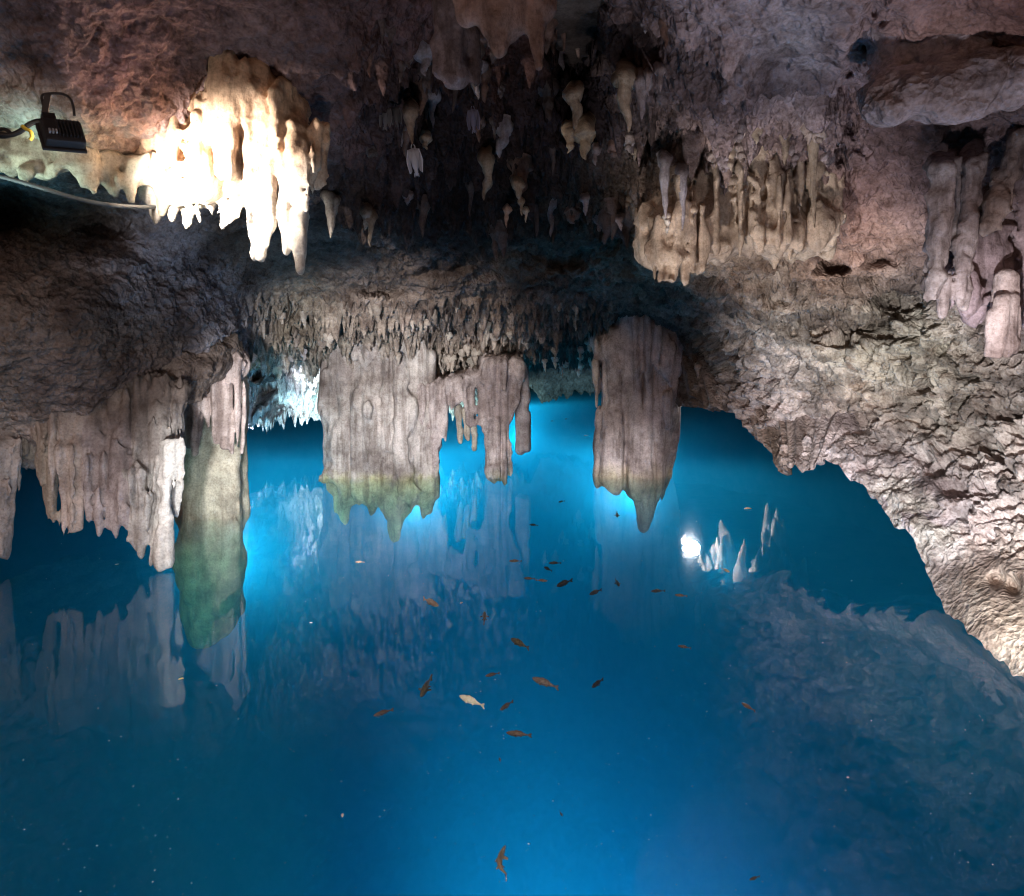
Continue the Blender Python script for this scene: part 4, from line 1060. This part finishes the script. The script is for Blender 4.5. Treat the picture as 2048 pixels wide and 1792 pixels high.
def fish(px, py, Lpx, ang, kind, label, z=-.035, bend=0.0, group=None):
    """head points along ang (degrees, photo sense: 0 = right, 90 = down the picture = towards the viewer)"""
    c = onplane(px, py, z)
    a = math.radians(ang)
    # turn the picture direction into a direction on the water plane
    e = onplane(px + math.cos(a) * Lpx / 2, py + math.sin(a) * Lpx / 2, z) - onplane(px - math.cos(a) * Lpx / 2, py - math.sin(a) * Lpx / 2, z)
    Lw = min(e.length, 0.30) * .92; yaw = math.atan2(e.y, e.x)
    n, sg = 16, 10
    prof = [(0, .012), (.04, .035), (.1, .058), (.2, .082), (.32, .092), (.45, .085), (.58, .066), (.7, .042), (.8, .025), (.86, .02)]
    ts = [p[0] for p in prof]
    V = []; Fc = []
    def mid(t):
        return bend * math.sin((t - .1) * math.pi * 1.0) * .5
    for i, (t, r) in enumerate(prof):
        for k in range(sg):
            th = 2 * math.pi * k / sg
            V.append(((.5 - t), mid(t) + r * math.cos(th) * .85, r * 1.15 * math.sin(th)))
        if i:
            for k in range(sg):
                Fc.append(((i - 1) * sg + k, (i - 1) * sg + (k + 1) % sg, i * sg + (k + 1) % sg, i * sg + k))
    Fc.append(tuple(range(sg))[::-1]); Fc.append(tuple(range((len(prof) - 1) * sg, len(prof) * sg)))
    def fin(pts, th=.006, n_=Vector((0, 1, 0))):
        b = len(V); k = len(pts)
        for s_ in (-1, 1):
            for p in pts: V.append(tuple(Vector(p) + n_ * th * s_))
        Fc.append(tuple(range(b, b + k))); Fc.append(tuple(range(b + 2 * k - 1, b + k - 1, -1)))
        for i in range(k): Fc.append((b + i, b + (i + 1) % k, b + k + (i + 1) % k, b + k + i))
    m8 = mid(.86)
    up = Vector((0, 0, 1))
    fin([(-.34, m8, .015), (-.47, m8 + .02, .085), (-.50, m8 + .03, .07), (-.455, m8 + .02, 0), (-.50, m8 + .03, -.07), (-.47, m8 + .02, -.085), (-.34, m8, -.015)], .012)   # tail
    fin([(.22, mid(.28), .08), (.12, mid(.38), .14), (-.1, mid(.6), .11), (-.2, mid(.7), .045)], .006)      # dorsal
    for s_ in (-1, 1):
        fin([(.22, mid(.28) + s_ * .06, -.01), (.12, mid(.3) + s_ * .17, -.02), (.06, mid(.3) + s_ * .15, -.02), (.12, mid(.38) + s_ * .07, -.01)], .006, up)
        fin([(-.02, mid(.5) + s_ * .05, -.04), (-.10, mid(.55) + s_ * .11, -.05), (-.12, mid(.6) + s_ * .05, -.04)], .005, up)
    V = np.array([tuple(v) for v in V]) * Lw
    o = mesh_obj("fish", V, Fc, FM[kind], None, False)
    o.location = c; o.rotation_euler = (0, 0, yaw)
    return tag(o, label, "fish", group or "fish in the pool")


FISH = [
    (944, 1402, 60, 202, 'cream', "cream fish with spread side fin, brightest of the shoal"),
    (1091, 1366, 62, 200, 'grey', "large grey-brown fish with a pale tail right of the cream one"),
    (1038, 1468, 56, 186, 'brown', "mottled brown fish with yellowish tail, below the cream one"),
    (852, 1373, 48, 118, 'olive', "dark olive fish pointing down left of the cream one"),
    (767, 1425, 46, 162, 'brown', "brown fish with pale snout, leftmost of the near shoal"),
    (985, 1349, 32, 168, 'brown', "small dark fish with pale head above the cream one"),
    (1013, 1411, 34, 145, 'brown', "reddish-brown fish just right of the cream one"),
    (1195, 1366, 30, 142, 'dark', "small blackish fish right of the large grey-brown one"),
    (1040, 1287, 46, 207, 'olive', "slim speckled fish with pale tail in the middle of the pool"),
    (969, 1235, 24, 270, 'brown', "small reddish fish swimming away, seen end on"),
    (861, 1204, 38, 25, 'tan', "tan fish with faint tail left of the middle of the pool"),
    (720, 1124, 20, 180, 'tan', "tiny pale-sided fish below the toothed pillar base"),
    (1031, 1122, 28, 180, 'olive', "olive fish, leftmost of the cluster beyond the middle"),
    (1110, 1126, 28, 180, 'dark', "black slender fish, topmost right of the far cluster"),
    (1096, 1138, 20, 205, 'dark', "short dark fish just under the black slender one"),
    (1059, 1157, 26, 184, 'brown', "brown fish nose to tail with an orange one"),
    (1083, 1161, 26, 4, 'orange', "orange-brown fish nose to tail with a brown one"),
    (1129, 1166, 36, 158, 'dark', "black fish with a long trailing tail in the far cluster"),
    (1191, 1184, 28, 158, 'dark', "faint dark fish right of the black long-tailed one"),
    (1234, 1165, 18, 55, 'dark', "tiny dark fish slanting down toward the right pillar"),
    (1316, 1182, 32, 178, 'dark', "black fish below the glare of the lamp"),
    (1362, 1191, 28, 185, 'orange', "orange-brown fish right of the black one below the glare"),
    (1451, 1140, 20, 25, 'tan', "small tan fish right of the glare"),
    (1369, 1294, 30, 190, 'brown', "dim brown fish alone right of the middle"),
    (1497, 1414, 36, 210, 'orange', "rust-coloured fish alone at lower right"),
    (1068, 1050, 20, 185, 'dark', "tiny dark fish under the right leg of the grey-lilac curtain"),
    (1123, 1003, 14, 170, 'dark', "tiniest dark fish near the waterline between the pillars"),
    (1234, 1029, 10, 80, 'dark', "speck-like dark fish under the foot of the right pillar"),
    (1122, 1627, 14, 60, 'brown', "tiny reddish fish at the bottom middle"),
    (1509, 1756, 24, 160, 'brown', "dim brown fish near the bottom edge at right"),
    (1000, 1520, 12, 260, 'brown', "tiny reddish fish below the mottled brown one"),
]
for f in FISH:
    fish(*f)
fish(1016, 1722, 70, 250, 'tan', "curved brownish fish bending at the bottom of the view", -.12, bend=.45)
for x, y in ((1105, 842), (1133, 838), (1172, 871)):
    fish(x, y, 9, 180, 'dark', "far tiny fish in the bright blue between the pillars", -.04, group="far tiny fish between the pillars")


# ---------------------------------------------------------------- leaves and petals on the water
def leaf(px, py, w, ang, col, label, name="floating_leaf", cat="leaf"):
    c = onplane(px, py, .004)
    s = w * c.y / F / 2
    V = []; n = 10
    for side in (0, 1):
        for i in range(n + 1):
            t = i / n
            V.append((s * (t * 2 - 1), (1 - 2 * side) * s * .42 * math.sin(math.pi * t) ** .8, s * .18 * (1 - 4 * (t - .5) ** 2) * (.6 if side else 1)))
    V2 = [(a, b, z + .1 * s) for a, b, z in V]
    Fc = []
    for i in range(n):
        Fc.append((i, i + 1, n + 2 + i, n + 1 + i))
        k = 2 * (n + 1)
        Fc.append((k + i, k + n + 1 + i, k + n + 2 + i, k + i + 1))
    o = mesh_obj(name, V + V2, Fc, plain("leaf", col, .6), None, True)
    o.location = c; o.rotation_euler = (0, 0, math.radians(ang))
    tag(o, label, cat)


leaf(1496, 1018, 17, 10, (.75, .34, .03), "orange leaf floating right of the right pillar")
leaf(362, 1358, 11, 30, (.85, .80, .35), "yellow leaf floating on the dark water at left")
leaf(923, 1206, 9, 60, (.85, .75, .7), "pale pinkish petal floating in the middle of the pool", "floating_petal", "petal")
leaf(685, 1631, 12, 100, (.8, .78, .75), "upright pale petal floating at the lower left", "floating_petal", "petal")
leaf(234, 1129, 8, 40, (.5, .6, .5), "small greenish leaf floating under the left curtain")
leaf(1696, 1555, 6, 0, (.9, .9, .9), "white petal floating alone at the lower right", "floating_petal", "petal")
leaf(622, 1246, 7, 0, (.9, .9, .9), "white petal floating below the left pillar", "floating_petal", "petal")
leaf(1057, 1688, 5, 0, (.9, .9, .9), "tiny white petal beside the curved fish", "floating_petal", "petal")


# dust and flecks on the surface
def specks():
    V = []; Fc = []
    r = random.Random(5)
    for k in range(800):
        px = r.uniform(-100, 2150); py = 1000 + 800 * r.random() ** .8
        c = onplane(px, py, .003)
        s = r.choice([.4, .5, .5, .6, .7, 1.1]) * c.y / F * (.8 + .5 * r.random())
        b = len(V); a = r.random() * 3
        for i in range(5):
            t = a + i * 2 * math.pi / 5
            V.append((c.x + math.cos(t) * s * 1.2, c.y + math.sin(t) * s, .003))
        V.append((c.x, c.y, .003 + s * .5))
        for i in range(5): Fc.append((b + i, b + (i + 1) % 5, b + 5))
    o = mesh_obj("surface_dust", V, Fc, plain("pale_dust", (.5, .55, .57), .8), None, False)
    tag(o, kind='stuff')


specks()
